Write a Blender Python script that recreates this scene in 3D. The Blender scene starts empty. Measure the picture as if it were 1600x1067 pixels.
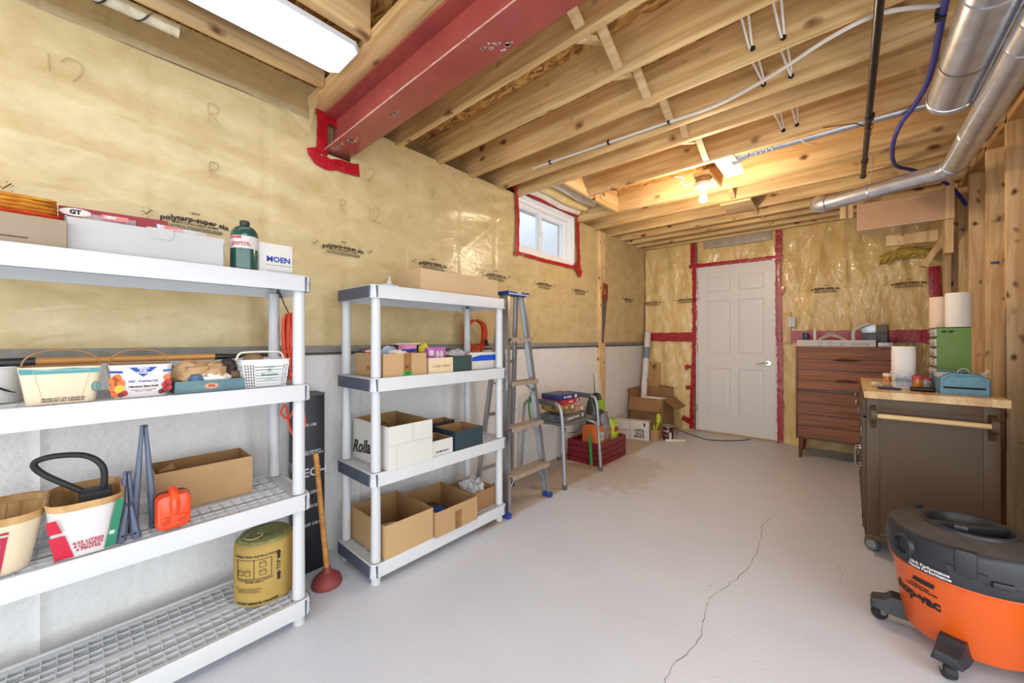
import bpy, bmesh, math, random
from mathutils import Vector, Matrix, Euler
from mathutils import noise as MN
SC = bpy.context.scene
COL = SC.collection
PI = math.pi
rnd = random.Random(7)

# ------------------------------------------------------------------ camera
cd = bpy.data.cameras.new('camera'); cam = bpy.data.objects.new('camera', cd); COL.objects.link(cam)
cam.location = (2.17, 0, 1.17); cam.rotation_euler = (PI/2, 0, math.radians(41.6))
cd.sensor_width = 36; cd.lens = 36*596/1600; cd.shift_y = -0.0022; cd.clip_start = 0.02
SC.camera = cam

# ------------------------------------------------------------------ world, light, exposure
w = bpy.data.worlds.new('world'); SC.world = w; w.use_nodes = True
w.node_tree.nodes['Background'].inputs[0].default_value = (0.88, 0.94, 1.0, 1)
w.node_tree.nodes['Background'].inputs[1].default_value = 2.3
SC.view_settings.view_transform = 'Standard'; SC.view_settings.look = 'None'
SC.view_settings.gamma = 1; SC.view_settings.use_curve_mapping = False
SC.view_settings.exposure = 0.72
FIX_IN, FIX_FILL, BULB_W, BULB_E = 1.2, 9.0, 21.0, 14.0

def point(name, loc, watts, col, r):
    l = bpy.data.lights.new(name, 'POINT'); l.energy = watts; l.color = col; l.shadow_soft_size = r
    o = bpy.data.objects.new(name, l); COL.objects.link(o); o.location = loc; return o

# ------------------------------------------------------------------ helpers
def lin(c):
    return tuple(((x/255)/12.92 if x/255 <= .04045 else ((x/255+.055)/1.055)**2.4) for x in c)
MATS = {}
def mat(name, c, rough=.6, metal=0, var=0, vs=8, bump=0, bs=40, coat=0, c2=None, emit=0, alpha=1, trans=0, stretch=(1,1,1), spec=.5, bd=.002):
    """rgb 0..255 plain procedural surface with optional colour noise and relief"""
    if name in MATS: return MATS[name]
    m = bpy.data.materials.new(name); m.use_nodes = True; MATS[name] = m
    nt = m.node_tree; b = nt.nodes['Principled BSDF']; L = nt.links.new
    col = lin(c) + (1,)
    b.inputs['Base Color'].default_value = col; b.inputs['Roughness'].default_value = rough
    b.inputs['Metallic'].default_value = metal; b.inputs['Coat Weight'].default_value = coat
    b.inputs['Coat Roughness'].default_value = .12; b.inputs['Specular IOR Level'].default_value = spec
    b.inputs['Alpha'].default_value = alpha; b.inputs['Transmission Weight'].default_value = trans
    if emit:
        b.inputs['Emission Color'].default_value = col; b.inputs['Emission Strength'].default_value = emit
    if var or c2 or bump:
        tc = nt.nodes.new('ShaderNodeTexCoord'); mp = nt.nodes.new('ShaderNodeMapping'); mp.inputs['Scale'].default_value = stretch
        L(tc.outputs['Object'], mp.inputs['Vector'])
    if var or c2:
        n = nt.nodes.new('ShaderNodeTexNoise'); n.inputs['Scale'].default_value = vs; n.inputs['Detail'].default_value = 6; n.inputs['Roughness'].default_value = .6
        L(mp.outputs[0], n.inputs['Vector'])
        r = nt.nodes.new('ShaderNodeValToRGB'); r.color_ramp.elements[0].position = .32; r.color_ramp.elements[1].position = .68
        d = lin(c2) if c2 else tuple(x*(1-var) for x in col[:3])
        u = col[:3] if c2 else tuple(min(1, x*(1+var*.5)) for x in col[:3])
        r.color_ramp.elements[0].color = tuple(d)+(1,); r.color_ramp.elements[1].color = tuple(u)+(1,)
        L(n.outputs[0], r.inputs[0]); L(r.outputs[0], b.inputs['Base Color'])
    if bump:
        n2 = nt.nodes.new('ShaderNodeTexNoise'); n2.inputs['Scale'].default_value = bs; n2.inputs['Detail'].default_value = 5
        L(mp.outputs[0], n2.inputs['Vector'])
        bp = nt.nodes.new('ShaderNodeBump'); bp.inputs['Strength'].default_value = bump; bp.inputs['Distance'].default_value = bd
        L(n2.outputs[0], bp.inputs['Height']); L(bp.outputs[0], b.inputs['Normal'])
    return m

def wood(name, c1, c2, axis='x', rough=.6, knots=True, s=1, coat=0, grain=26, rv=.22):
    if name in MATS: return MATS[name]
    m = bpy.data.materials.new(name); m.use_nodes = True; MATS[name] = m
    nt = m.node_tree; b = nt.nodes['Principled BSDF']; L = nt.links.new; N = nt.nodes.new
    b.inputs['Roughness'].default_value = rough; b.inputs['Coat Weight'].default_value = coat
    tc = N('ShaderNodeTexCoord'); oi = N('ShaderNodeObjectInfo')
    mul = N('ShaderNodeVectorMath'); mul.operation = 'ADD'
    sc = N('ShaderNodeVectorMath'); sc.operation = 'SCALE'; sc.inputs[0].default_value = (13, 7, 5)
    L(oi.outputs['Random'], sc.inputs['Scale']); L(tc.outputs['Object'], mul.inputs[0]); L(sc.outputs[0], mul.inputs[1])
    mp = N('ShaderNodeMapping')
    g = grain*s; a = 1.6*s
    mp.inputs['Scale'].default_value = {'x': (a, g, g), 'y': (g, a, g), 'z': (g, g, a)}[axis]
    L(mul.outputs[0], mp.inputs['Vector'])
    n = N('ShaderNodeTexNoise'); n.inputs['Scale'].default_value = 1; n.inputs['Detail'].default_value = 5; n.inputs['Distortion'].default_value = .6
    L(mp.outputs[0], n.inputs['Vector'])
    r = N('ShaderNodeValToRGB'); r.color_ramp.elements[0].position = .36; r.color_ramp.elements[1].position = .62
    r.color_ramp.elements[0].color = lin(c2)+(1,); r.color_ramp.elements[1].color = lin(c1)+(1,)
    L(n.outputs[0], r.inputs[0])
    # broad board tone variation
    n3 = N('ShaderNodeTexNoise'); n3.inputs['Scale'].default_value = 2.3; n3.inputs['Detail'].default_value = 2
    L(mul.outputs[0], n3.inputs['Vector'])
    mr = N('ShaderNodeMapRange'); mr.inputs[1].default_value = .3; mr.inputs[2].default_value = .7; mr.inputs[3].default_value = 1-rv; mr.inputs[4].default_value = 1.06
    L(n3.outputs[0], mr.inputs[0])
    mx = N('ShaderNodeVectorMath'); mx.operation = 'SCALE'; L(r.outputs[0], mx.inputs[0]); L(mr.outputs[0], mx.inputs['Scale'])
    out = mx.outputs[0]
    if knots:
        v = N('ShaderNodeTexVoronoi'); v.inputs['Scale'].default_value = 1
        mp2 = N('ShaderNodeMapping'); k = 7*s; ka = 4.5*s
        mp2.inputs['Scale'].default_value = {'x': (ka, k, k), 'y': (k, ka, k), 'z': (k, k, ka)}[axis]
        nn = N('ShaderNodeTexNoise'); nn.inputs['Scale'].default_value = 9
        ad = N('ShaderNodeVectorMath'); ad.operation = 'MULTIPLY_ADD'; ad.inputs[1].default_value = (.06, .06, .06)
        L(mul.outputs[0], nn.inputs['Vector']); L(nn.outputs['Color'], ad.inputs[0]); L(mul.outputs[0], ad.inputs[2])
        L(ad.outputs[0], mp2.inputs['Vector']); L(mp2.outputs[0], v.inputs['Vector'])
        r2 = N('ShaderNodeValToRGB'); r2.color_ramp.elements[0].position = .07; r2.color_ramp.elements[1].position = .20
        r2.color_ramp.elements[0].color = (1,1,1,1); r2.color_ramp.elements[1].color = (0,0,0,1)
        L(v.outputs['Distance'], r2.inputs[0])
        mm = N('ShaderNodeMix'); mm.data_type = 'RGBA'
        L(r2.outputs[0], mm.inputs[0]); L(out, mm.inputs[6]); mm.inputs[7].default_value = lin((104, 62, 30))+(1,)
        out = mm.outputs[2]
    L(out, b.inputs['Base Color'])
    bp = N('ShaderNodeBump'); bp.inputs['Strength'].default_value = .15; bp.inputs['Distance'].default_value = .002
    L(n.outputs[0], bp.inputs['Height']); L(bp.outputs[0], b.inputs['Normal'])
    return m

class G:
    """mesh builder: several materials per mesh, local coordinates"""
    def __init__(s): s.bm = bmesh.new(); s.mats = []; s.mi = 0; s.M = Matrix()
    def m(s, material):
        if material not in s.mats: s.mats.append(material)
        s.mi = s.mats.index(material); return s
    def xf(s, M=None): s.M = M if M is not None else Matrix(); return s
    def v(s, p): return s.bm.verts.new(s.M @ Vector(p))
    def f(s, vs, smooth=False):
        try: fc = s.bm.faces.new(vs)
        except ValueError: return None
        fc.material_index = s.mi; fc.smooth = smooth; return fc
    def poly(s, pts, smooth=False): return s.f([s.v(p) for p in pts], smooth)
    def box(s, a, b, bev=0, M=None):
        a, b = Vector(a), Vector(b); old = s.M
        if M is not None: s.M = old @ M
        t = bmesh.new() if bev else None
        P = [(x, y, z) for x in (a.x, b.x) for y in (a.y, b.y) for z in (a.z, b.z)]
        F = ((0,1,3,2),(4,6,7,5),(0,4,5,1),(2,3,7,6),(0,2,6,4),(1,5,7,3))
        if not bev:
            vs = [s.v(p) for p in P]
            for q in F: s.f([vs[i] for i in q])
        else:
            vs = [t.verts.new(p) for p in P]
            for q in F: t.faces.new([vs[i] for i in q])
            bmesh.ops.bevel(t, geom=t.edges[:], offset=bev, segments=2, profile=.6, affect='EDGES')
            mp = {v: s.v(v.co) for v in t.verts}
            for q in t.faces: s.f([mp[v] for v in q.verts], True)
            t.free()
        s.M = old; return s
    def loft(s, rings, cap=(True, True), closed=True, smooth=True):
        R = [[s.v(p) for p in r] for r in rings]; n = len(R[0])
        for i in range(len(R)-1):
            for j in range(n if closed else n-1):
                k = (j+1) % n
                s.f([R[i][j], R[i][k], R[i+1][k], R[i+1][j]], smooth)
        if cap[0]: s.f(R[0][::-1])
        if cap[1]: s.f(R[-1])
        return s
    def cyl(s, p0, p1, r0, r1=None, n=14, cap=(True, True)):
        p0, p1 = Vector(p0), Vector(p1); r1 = r0 if r1 is None else r1
        q = (p1-p0).to_track_quat('Z', 'Y').to_matrix()
        ring = lambda p, r: [p + q @ Vector((r*math.cos(2*PI*i/n), r*math.sin(2*PI*i/n), 0)) for i in range(n)]
        return s.loft([ring(p0, r0), ring(p1, r1)], cap)
    def lathe(s, prof, c=(0,0,0), n=24, axis='z', cap=(False, False)):
        c = Vector(c); R = []
        for r, h in prof:
            ring = []
            for i in range(n):
                a = 2*PI*i/n; x, y = r*math.cos(a), r*math.sin(a)
                ring.append(c + Vector({'z': (x, y, h), 'x': (h, x, y), 'y': (y, h, x)}[axis]))
            R.append(ring)
        return s.loft(R, cap)
    def tube(s, pts, r, n=8, closed=False):
        pts = [Vector(p) for p in pts]; R = []; N = len(pts)
        up = None
        for i, p in enumerate(pts):
            if closed: t = pts[(i+1) % N]-pts[i-1]
            else: t = pts[min(i+1, N-1)]-pts[max(i-1, 0)]
            t.normalize()
            if up is None: up = Vector((0,0,1)) if abs(t.z) < .9 else Vector((1,0,0))
            a = t.cross(up)
            if a.length < 1e-5: a = t.orthogonal()
            a.normalize(); up = a.cross(t).normalized()
            rr = r[i] if isinstance(r, (list, tuple)) else r
            R.append([p + a*rr*math.cos(2*PI*j/n) + up*rr*math.sin(2*PI*j/n) for j in range(n)])
        if closed: R.append(R[0]); return s.loft(R, (False, False))
        return s.loft(R)
    def prism(s, pts2, f0, f1, smooth=False):
        """pts2 polygon; f0, f1 map (a,b)->3d for the two ends"""
        A = [s.v(f0(*p)) for p in pts2]; B = [s.v(f1(*p)) for p in pts2]; n = len(pts2)
        for i in range(n): s.f([A[i], A[(i+1) % n], B[(i+1) % n], B[i]], smooth)
        s.f(A[::-1]); s.f(B); return s
    def grid(s, nu, nv, fn, smooth=True, skip=None):
        V = [[s.v(fn(i/nu, j/nv)) for j in range(nv+1)] for i in range(nu+1)]
        for i in range(nu):
            for j in range(nv):
                if skip and skip((i+.5)/nu, (j+.5)/nv): continue
                s.f([V[i][j], V[i+1][j], V[i+1][j+1], V[i][j+1]], smooth)
        return s
    def make(s, name, parent=None, fix=True, ang=35, label=None):
        me = bpy.data.meshes.new(name)
        if fix: bmesh.ops.recalc_face_normals(s.bm, faces=s.bm.faces[:])
        s.bm.to_mesh(me); s.bm.free()
        for q in s.mats: me.materials.append(q)
        try: me.set_sharp_from_angle(angle=math.radians(ang))
        except Exception: pass
        o = bpy.data.objects.new(name, me); COL.objects.link(o)
        if parent: o.parent = parent
        if label: o['label'] = label
        return o

def tag(o, label, cat, group=None, kind=None):
    if label: o['label'] = label
    if cat: o['category'] = cat
    if group: o['group'] = group
    if kind: o['kind'] = kind
    return o
def thing(name, label, cat, loc=(0,0,0), rz=0, group=None):
    o = bpy.data.objects.new(name, None); COL.objects.link(o); o.empty_display_size = .05
    o.location = loc; o.rotation_euler = (0, 0, rz); return tag(o, label, cat, group)
def struct(name):
    o = bpy.data.objects.new(name, None); COL.objects.link(o); o.empty_display_size = .05; o['kind'] = 'structure'; return o
def copy_part(o, parent, loc=None, rot=None, scale=None):
    c = o.copy(); COL.objects.link(c); c.parent = parent
    if loc is not None: c.location = loc
    if rot is not None: c.rotation_euler = rot
    if scale is not None: c.scale = scale
    return c
def copy_tree(o, parent=None):
    c = o.copy(); COL.objects.link(c); c.parent = parent
    for ch in [x for x in list(COL.objects) if x.parent == o]: copy_tree(ch, c)
    return c

def text_mesh(s, size, align='CENTER', fn=None, weight=0, sx=1, space=1, shear=0):
    cu = bpy.data.curves.new('lettering', 'FONT'); cu.body = s; cu.size = size; cu.align_x = align; cu.align_y = 'CENTER'
    cu.resolution_u = 2; cu.offset = weight; cu.space_character = space; cu.space_line = .85; cu.shear = shear
    t = bpy.data.objects.new('t', cu); COL.objects.link(t)
    bpy.context.view_layer.update()
    me = bpy.data.meshes.new_from_object(t.evaluated_get(bpy.context.evaluated_depsgraph_get()))
    bpy.data.objects.remove(t); bpy.data.curves.remove(cu)
    for v in me.vertices:
        v.co.x *= sx
        if fn: v.co = Vector(fn(v.co.x, v.co.y))
    me.name = 'lettering'; return me
def text(s, size, m, parent, loc, right, up, align='CENTER', fn=None, weight=0, sx=1, name='lettering', space=1, shear=0):
    me = text_mesh(s, size, align, fn, weight, sx, space, shear); me.materials.clear(); me.materials.append(m)
    o = bpy.data.objects.new(name, me); COL.objects.link(o); o.parent = parent
    if fn is None or loc is not None:
        r, u = Vector(right).normalized(), Vector(up).normalized(); n = r.cross(u)
        M = Matrix((r, u, n)).transposed().to_4x4(); M.translation = Vector(loc); o.matrix_local = M
    return o
def stroke(pts, r, m, parent, name='marker_line'):
    g = G().m(m); g.tube(pts, r, 5); return g.make(name, parent)

def rrect(w, d, r, z, n=4, cx=0, cy=0):
    P = []
    for sx, sy, a0 in ((1,1,0),(-1,1,PI/2),(-1,-1,PI),(1,-1,1.5*PI)):
        for i in range(n+1):
            a = a0+PI/2*i/n
            P.append((cx+sx*(w/2-r)+r*math.cos(a), cy+sy*(d/2-r)+r*math.sin(a), z))
    return P
def smooth_path(pts, k=6):
    P = [Vector(p) for p in pts]; P = [P[0]]+P+[P[-1]]; out = []
    for i in range(1, len(P)-2):
        a, b, c, d = P[i-1:i+3]
        for j in range(k):
            t = j/k; out.append(.5*((2*b)+(c-a)*t+(2*a-5*b+4*c-d)*t*t+(3*b-a-3*c+d)*t**3))
    out.append(P[-2]); return out

# ------------------------------------------------------------------ materials
ink = mat('black_ink', (38, 34, 28), .8)
red_ink = mat('red_ink', (170, 40, 50), .8)
blue_ink = mat('blue_ink', (30, 60, 150), .7)
white_ink = mat('white_ink', (235, 235, 235), .7)
green_ink = mat('green_ink', (40, 110, 80), .8)
red_tape = mat('red_tape', (170, 12, 30), .3, coat=.25, bump=.8, bs=45, bd=.006, var=.25, vs=20)
joist_w = wood('joist_wood', (238, 206, 148), (210, 166, 106), 'x')
joist_y = wood('joist_wood_along_y', (236, 204, 152), (208, 168, 112), 'y')
stud_w = wood('stud_wood', (240, 210, 162), (216, 178, 124), 'z', s=1.7)
brace_w = wood('brace_wood', (240, 208, 160), (216, 178, 124), 'x', knots=False)
card = mat('cardboard', (176, 140, 98), .85, var=.08, vs=5, bump=.1, bs=200)
card_in = mat('cardboard_inside', (158, 120, 78), .9, var=.1, vs=6)
card_dk = mat('dark_cardboard', (150, 112, 74), .85, var=.1, vs=6)
card_w = mat('white_cardboard', (206, 203, 196), .7, var=.05, vs=4)
black_pl = mat('black_plastic', (30, 31, 34), .45)
white_pl = mat('white_plastic', (212, 213, 212), .4, var=.03, vs=3)
shelf_pl = mat('shelf_plastic', (200, 202, 204), .45, var=.04, vs=4)
cap_pl = mat('end_cap_plastic', (74, 82, 98), .5)
chrome = mat('chrome', (210, 210, 212), .15, 1)
steel = mat('galvanized_steel', (206, 214, 226), .28, .82, var=.18, vs=14, bump=.15, bs=60)
alu = mat('aluminium', (188, 190, 192), .38, .9, var=.15, vs=10, stretch=(1,1,.2))
# ================================================================== THE SETTING
def nodes_mat(name):
    m = bpy.data.materials.new(name); m.use_nodes = True; MATS[name] = m
    return m, m.node_tree, m.node_tree.nodes['Principled BSDF'], m.node_tree.nodes.new, m.node_tree.links.new

# floor: grey painted concrete, bare beige concrete along the far left wall
m, nt, b, N, L = nodes_mat('painted_floor')
tc = N('ShaderNodeTexCoord'); sx = N('ShaderNodeSeparateXYZ'); L(tc.outputs['Object'], sx.inputs[0])
n = N('ShaderNodeTexNoise'); n.inputs['Scale'].default_value = 3; n.inputs['Detail'].default_value = 8; L(tc.outputs['Object'], n.inputs['Vector'])
def math_(op, a, b_):
    q = N('ShaderNodeMath'); q.operation = op
    for i, s_ in enumerate((a, b_)):
        if isinstance(s_, (int, float)): q.inputs[i].default_value = s_
        elif s_ is not None: L(s_, q.inputs[i])
    return q.outputs[0]
wob = math_('MULTIPLY_ADD', n.outputs[0], .12); nt.nodes[-1].inputs[2].default_value = .47
e1 = math_('SUBTRACT', wob, sx.outputs[0]); e1 = math_('MULTIPLY', e1, 22)
e2 = math_('MULTIPLY', math_('SUBTRACT', sx.outputs[1], 1.55), 8)
cl = N('ShaderNodeClamp'); L(math_('MINIMUM', e1, e2), cl.inputs[0])
r1 = N('ShaderNodeValToRGB'); r1.color_ramp.elements[0].color = lin((198, 204, 214))+(1,); r1.color_ramp.elements[1].color = lin((212, 217, 226))+(1,)
L(n.outputs[0], r1.inputs[0])
n2 = N('ShaderNodeTexNoise'); n2.inputs['Scale'].default_value = 9; n2.inputs['Detail'].default_value = 8; L(tc.outputs['Object'], n2.inputs['Vector'])
r2 = N('ShaderNodeValToRGB'); r2.color_ramp.elements[0].color = lin((158, 138, 116))+(1,); r2.color_ramp.elements[1].color = lin((196, 180, 160))+(1,)
L(n2.outputs[0], r2.inputs[0])
# worn patch off the bare strip
dx = math_('SUBTRACT', sx.outputs[0], .62); dy = math_('MULTIPLY', math_('SUBTRACT', sx.outputs[1], 3.15), .62)
rr_ = math_('ADD', math_('MULTIPLY', dx, dx), math_('MULTIPLY', dy, dy))
pt = math_('MULTIPLY', math_('SUBTRACT', math_('MULTIPLY', n2.outputs[0], .3), rr_), 7)
cl2 = N('ShaderNodeClamp'); L(pt, cl2.inputs[0]); cl2.inputs['Max'].default_value = .5
mk = math_('MAXIMUM', cl.outputs[0], cl2.outputs[0])
mx = N('ShaderNodeMix'); mx.data_type = 'RGBA'; L(mk, mx.inputs[0]); L(r1.outputs[0], mx.inputs[6]); L(r2.outputs[0], mx.inputs[7])
# small scuffs
v = N('ShaderNodeTexVoronoi'); v.inputs['Scale'].default_value = 5; L(tc.outputs['Object'], v.inputs['Vector'])
r3 = N('ShaderNodeValToRGB'); r3.color_ramp.elements[0].position = .02; r3.color_ramp.elements[1].position = .035
r3.color_ramp.elements[0].color = (.45,.45,.5,1); r3.color_ramp.elements[1].color = (1,1,1,1); L(v.outputs['Distance'], r3.inputs[0])
mu = N('ShaderNodeMix'); mu.data_type = 'RGBA'; mu.blend_type = 'MULTIPLY'; mu.inputs[0].default_value = .6
L(mx.outputs[2], mu.inputs[6]); L(r3.outputs[0], mu.inputs[7]); L(mu.outputs[2], b.inputs['Base Color'])
b.inputs['Roughness'].default_value = .42
n3 = N('ShaderNodeTexNoise'); n3.inputs['Scale'].default_value = 55; n3.inputs['Detail'].default_value = 6; L(tc.outputs['Object'], n3.inputs['Vector'])
bp = N('ShaderNodeBump'); bp.inputs['Strength'].default_value = .25; bp.inputs['Distance'].default_value = .003; L(n3.outputs[0], bp.inputs['Height']); L(bp.outputs[0], b.inputs['Normal'])

floor = struct('floor')
G().m(MATS['painted_floor']).box((-.2, -3.2, -.1), (4.2, 5.6, 0)).make('floor_slab', floor)
dark_crack = mat('crack_shadow', (120, 120, 122), .9)
def crack(pts, wd):
    g = G().m(dark_crack); P = []
    for i in range(len(pts)-1):
        a, c_ = pts[i], pts[i+1]
        for k in range(5):
            t = k/5; P.append((a[0]+(c_[0]-a[0])*t+rnd.uniform(-.006, .006), a[1]+(c_[1]-a[1])*t))
    for i in range(len(P)-1):
        (x0, y0), (x1, y1) = P[i], P[i+1]; u = wd*rnd.uniform(.3, 1)
        g.poly([(x0-u, y0, .0006), (x0+u, y0, .0006), (x1+u, y1, .0006), (x1-u, y1, .0006)])
    return g.make('crack', floor)
crack([(1.80,3.1),(1.756,2.848),(1.783,2.617),(1.785,2.322),(1.752,2.116),(1.697,1.882),(1.699,1.802),(1.73,1.637),(1.725,1.548),(1.691,1.403),(1.694,1.314),(1.66,1.1)], .0017)
crack([(2.12,2.6),(2.14,2.5),(2.12,2.35)], .001)
crack([(1.66,1.62),(1.4,1.5),(1.15,1.45)], .0007)

# ---------------------------------------------------------------- left wall
conc = mat('painted_concrete', (224, 222, 219), .75, var=.05, vs=5, bump=.8, bs=30, bd=.010)
conc_ledge = mat('bare_ledge', (140, 136, 128), .85, var=.2, vs=12, bump=.5, bs=40)
def film_mat(name, c1, c2, st, wb):
    m, nt, b, N, L = nodes_mat(name)
    tc = N('ShaderNodeTexCoord')
    mp = N('ShaderNodeMapping'); mp.inputs['Scale'].default_value = st; L(tc.outputs['Object'], mp.inputs[0])
    n = N('ShaderNodeTexNoise'); n.inputs['Scale'].default_value = 7; n.inputs['Detail'].default_value = 10; n.inputs['Roughness'].default_value = .68; n.inputs['Distortion'].default_value = .4
    L(mp.outputs[0], n.inputs['Vector'])
    r = N('ShaderNodeValToRGB'); r.color_ramp.elements[0].position = .3; r.color_ramp.elements[1].position = .66
    r.color_ramp.elements[0].color = lin(c2)+(1,); r.color_ramp.elements[1].color = lin(c1)+(1,)
    L(n.outputs[0], r.inputs[0]); L(r.outputs[0], b.inputs['Base Color'])
    b.inputs['Roughness'].default_value = .75; b.inputs['Coat Weight'].default_value = .8; b.inputs['Coat Roughness'].default_value = .26
    n2 = N('ShaderNodeTexNoise'); n2.inputs['Scale'].default_value = 60; n2.inputs['Detail'].default_value = 4; L(tc.outputs['Object'], n2.inputs['Vector'])
    bp = N('ShaderNodeBump'); bp.inputs['Strength'].default_value = .3; bp.inputs['Distance'].default_value = .003; L(n2.outputs[0], bp.inputs['Height']); L(bp.outputs[0], b.inputs['Normal'])
    mp3 = N('ShaderNodeMapping'); mp3.inputs['Scale'].default_value = wb; L(tc.outputs['Object'], mp3.inputs[0])
    n3 = N('ShaderNodeTexNoise'); n3.inputs['Scale'].default_value = 4; n3.inputs['Detail'].default_value = 3; n3.inputs['Distortion'].default_value = 1.2; L(mp3.outputs[0], n3.inputs['Vector'])
    b2 = N('ShaderNodeBump'); b2.inputs['Strength'].default_value = .38; b2.inputs['Distance'].default_value = .012; L(n3.outputs[0], b2.inputs['Height']); L(b2.outputs[0], b.inputs['Coat Normal'])
    return m
film_l = film_mat('insulation_behind_film', (207, 186, 138), (184, 161, 108), (1, .9, 1.4), (1, 1.2, 3))
film_f = film_mat('far_insulation_behind_film', (240, 212, 146), (216, 180, 110), (1.2, 1, .9), (5, 1, 1.8))
ff_ = film_f.node_tree.nodes['Principled BSDF']; ff_.inputs['Coat Weight'].default_value = 1; ff_.inputs['Coat Roughness'].default_value = .14
for n_ in film_f.node_tree.nodes:
    if n_.type == 'BUMP' and n_.inputs['Distance'].default_value > .01: n_.inputs['Strength'].default_value = .9; n_.inputs['Distance'].default_value = .02

wl = struct('wall_left')
g = G().m(conc)
seams = [-.1, 1.08, 1.69, 3.49, 4.43]
def lowf(u, v):
    y = -.9+6.15*u; z = 1.105*v
    x = .004*MN.noise(Vector((0, y*3, z*3)))
    for s_ in seams: x += .009*math.exp(-((y-s_-.004*math.sin(z*30))/.008)**2)
    return (x, y, z)
g.grid(400, 40, lowf); g.make('foundation_face', wl)
G().m(conc).box((-.22, -3.2, 0), (-.01, 5.5, 1.10)).make('foundation', wl)
g = G().m(conc_ledge).box((-.05, -3.2, 1.098), (.022, 5.25, 1.135), .004); g.make('ledge', wl)
# dark lip under the ledge
G().m(mat('sealant', (88, 84, 78), .9)).box((-.01, -.9, 1.085), (.010, 5.25, 1.099)).make('sealant_bead', wl)

def bumpy(y, z):
    q = .010*MN.noise(Vector((1.3, y*2.2, z*2.0)))+.006*MN.noise(Vector((4.3, y*1.2, z*7)))
    # film creases that run out from the window and the beam pocket
    for cy, cz, dy_, dz_, amp, wd in ((2.47, 2.36, -1, -.35, .016, .05), (2.45, 2.3, -1, -.8, .013, .04), (2.45, 2.2, -.9, -.12, .012, .05), (1.02, 2.15, -1, .12, .010, .05), (.98, 2.12, -1, -.02, .010, .04), (2.47, 2.42, -.8, -.1, .012, .04), (3.46, 1.93, .7, -.5, .008, .03)):
        l = math.hypot(dy_, dz_); a = ((y-cy)*dy_+(z-cz)*dz_)/l; d = ((y-cy)*-dz_+(z-cz)*dy_)/l
        if a > 0: q += amp*math.exp(-(d/(wd*(.4+a)))**2)*math.exp(-a/.7)*min(1, a*8)
    q += .022*math.exp(-((z-(2.02-.12*(y-.3)))/(.05+.04*max(0, .8-y)))**2)*(1/(1+math.exp((y-.75)*14)))
    q += .012*math.exp(-((z-(1.86-.05*(y-.3)))/.03)**2)*(1/(1+math.exp((y-.7)*14)))
    k = (y % .406)
    q -= .004*math.exp(-((k-.2)/.012)**2)
    return q
def topz(y): return 2.33+.0*y if y < .8 else 2.42
wy0, wy1, wz0 = 2.50, 3.42, 1.925
g = G().m(film_l)
def upf(u, v):
    y = -.9+6.15*u; z = 1.135+(2.42-1.135)*v
    return (.012+bumpy(y, z), y, z)
g.grid(307, 66, upf, skip=lambda u, v: (wy0 < -.9+6.15*u < wy1 and 1.135+1.285*v > wz0) or (-.9+6.15*u > .86 and -.9+6.15*u < 1.03 and 1.135+1.285*v > 2.19) or (-.9+6.15*u < .80 and 1.135+1.285*v > 2.345))
g.make('insulation_film', wl, fix=False)
# masonry behind, rim board, and window pocket reveals
g = G().m(mat('dark_rim_wood', (140, 104, 64), .8, var=.3, vs=6, stretch=(1, 1, 6)))
g.box((-.22, -3.2, 2.40), (-.10, 5.5, 2.66)); g.make('rim_board', wl)
g = G().m(mat('wall_core', (150, 130, 100), .9))
g.box((-.22, -3.2, 1.10), (-.02, wy0-.02, 2.40)).box((-.22, wy1+.02, 1.10), (-.02, 5.5, 2.40)).box((-.22, wy0-.02, 1.10), (-.02, wy1+.02, wz0-.02)); g.make('wall_core', wl)

# printed words on the film, handwriting
def stamp_meshes():
    return [(text_mesh('polytarp-super six', .030, weight=.0012, space=1.05, fn=lambda x, y: (x, y-.9*x*x, 0)), 0),
            (text_mesh('08155', .012, weight=.0003), .027), (text_mesh('MEETS CAN/CGSB-51.34-M86', .0125, weight=.0003), -.022),
            (text_mesh('AVAILABLE AT LEADING BUILDING CENTRES\nWALL, FLOOR & CEILING VAPOUR BARRIER', .0095, weight=.0003), -.040)]
ST = stamp_meshes()
for me, _ in ST: me.materials.clear(); me.materials.append(ink)
def stamp(parent, loc, right, leaf=True):
    r = Vector(right); n = r.cross(Vector((0,0,1)))
    for me, dz_ in ST:
        o = bpy.data.objects.new('lettering', me); COL.objects.link(o); o.parent = parent
        M = Matrix((r, Vector((0,0,1)), n)).transposed().to_4x4(); M.translation = Vector(loc)+Vector((0,0,dz_)); o.matrix_local = M
    for sx_ in (-1, 1):
        c_ = Vector(loc)+r*.155*sx_+Vector((0,0,-.004))
        g = G().m(ink)
        P = [(-.012,.004),(-.004,-.008),(.014,.014)]
        g.tube([c_+r*a+Vector((0,0,b_)) for a, b_ in P], .0016, 4)
        for k in range(7):
            a = PI*(.1+k*.28); g.tube([c_+r*.016*math.cos(a)+Vector((0,0,.016*math.sin(a))), c_+r*.021*math.cos(a+.15)+Vector((0,0,.021*math.sin(a+.15)))], .0008, 4)
        g.make('leaf_mark', parent)
for y in (-.33, .33, .98, 1.60, 2.22, 2.87, 3.50, 4.66): stamp(wl, (.030, y, 1.69), (0,-1,0) if False else (0,1,0))
pencil = mat('pencil_mark', (176, 150, 106), .8)
GLY = {'1': [[(.1,.9),(.12,0)]], '2': [[(0,.8),(.12,.98),(.38,.95),(.42,.7),(.25,.35),(0,.03),(.2,.06),(.55,.0)]], 'R': [[(0,1),(.04,0)],[(0,.97),(.35,.98),(.42,.75),(.3,.55),(.02,.5),(.25,.3),(.5,0)]], ' ': []}
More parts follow.
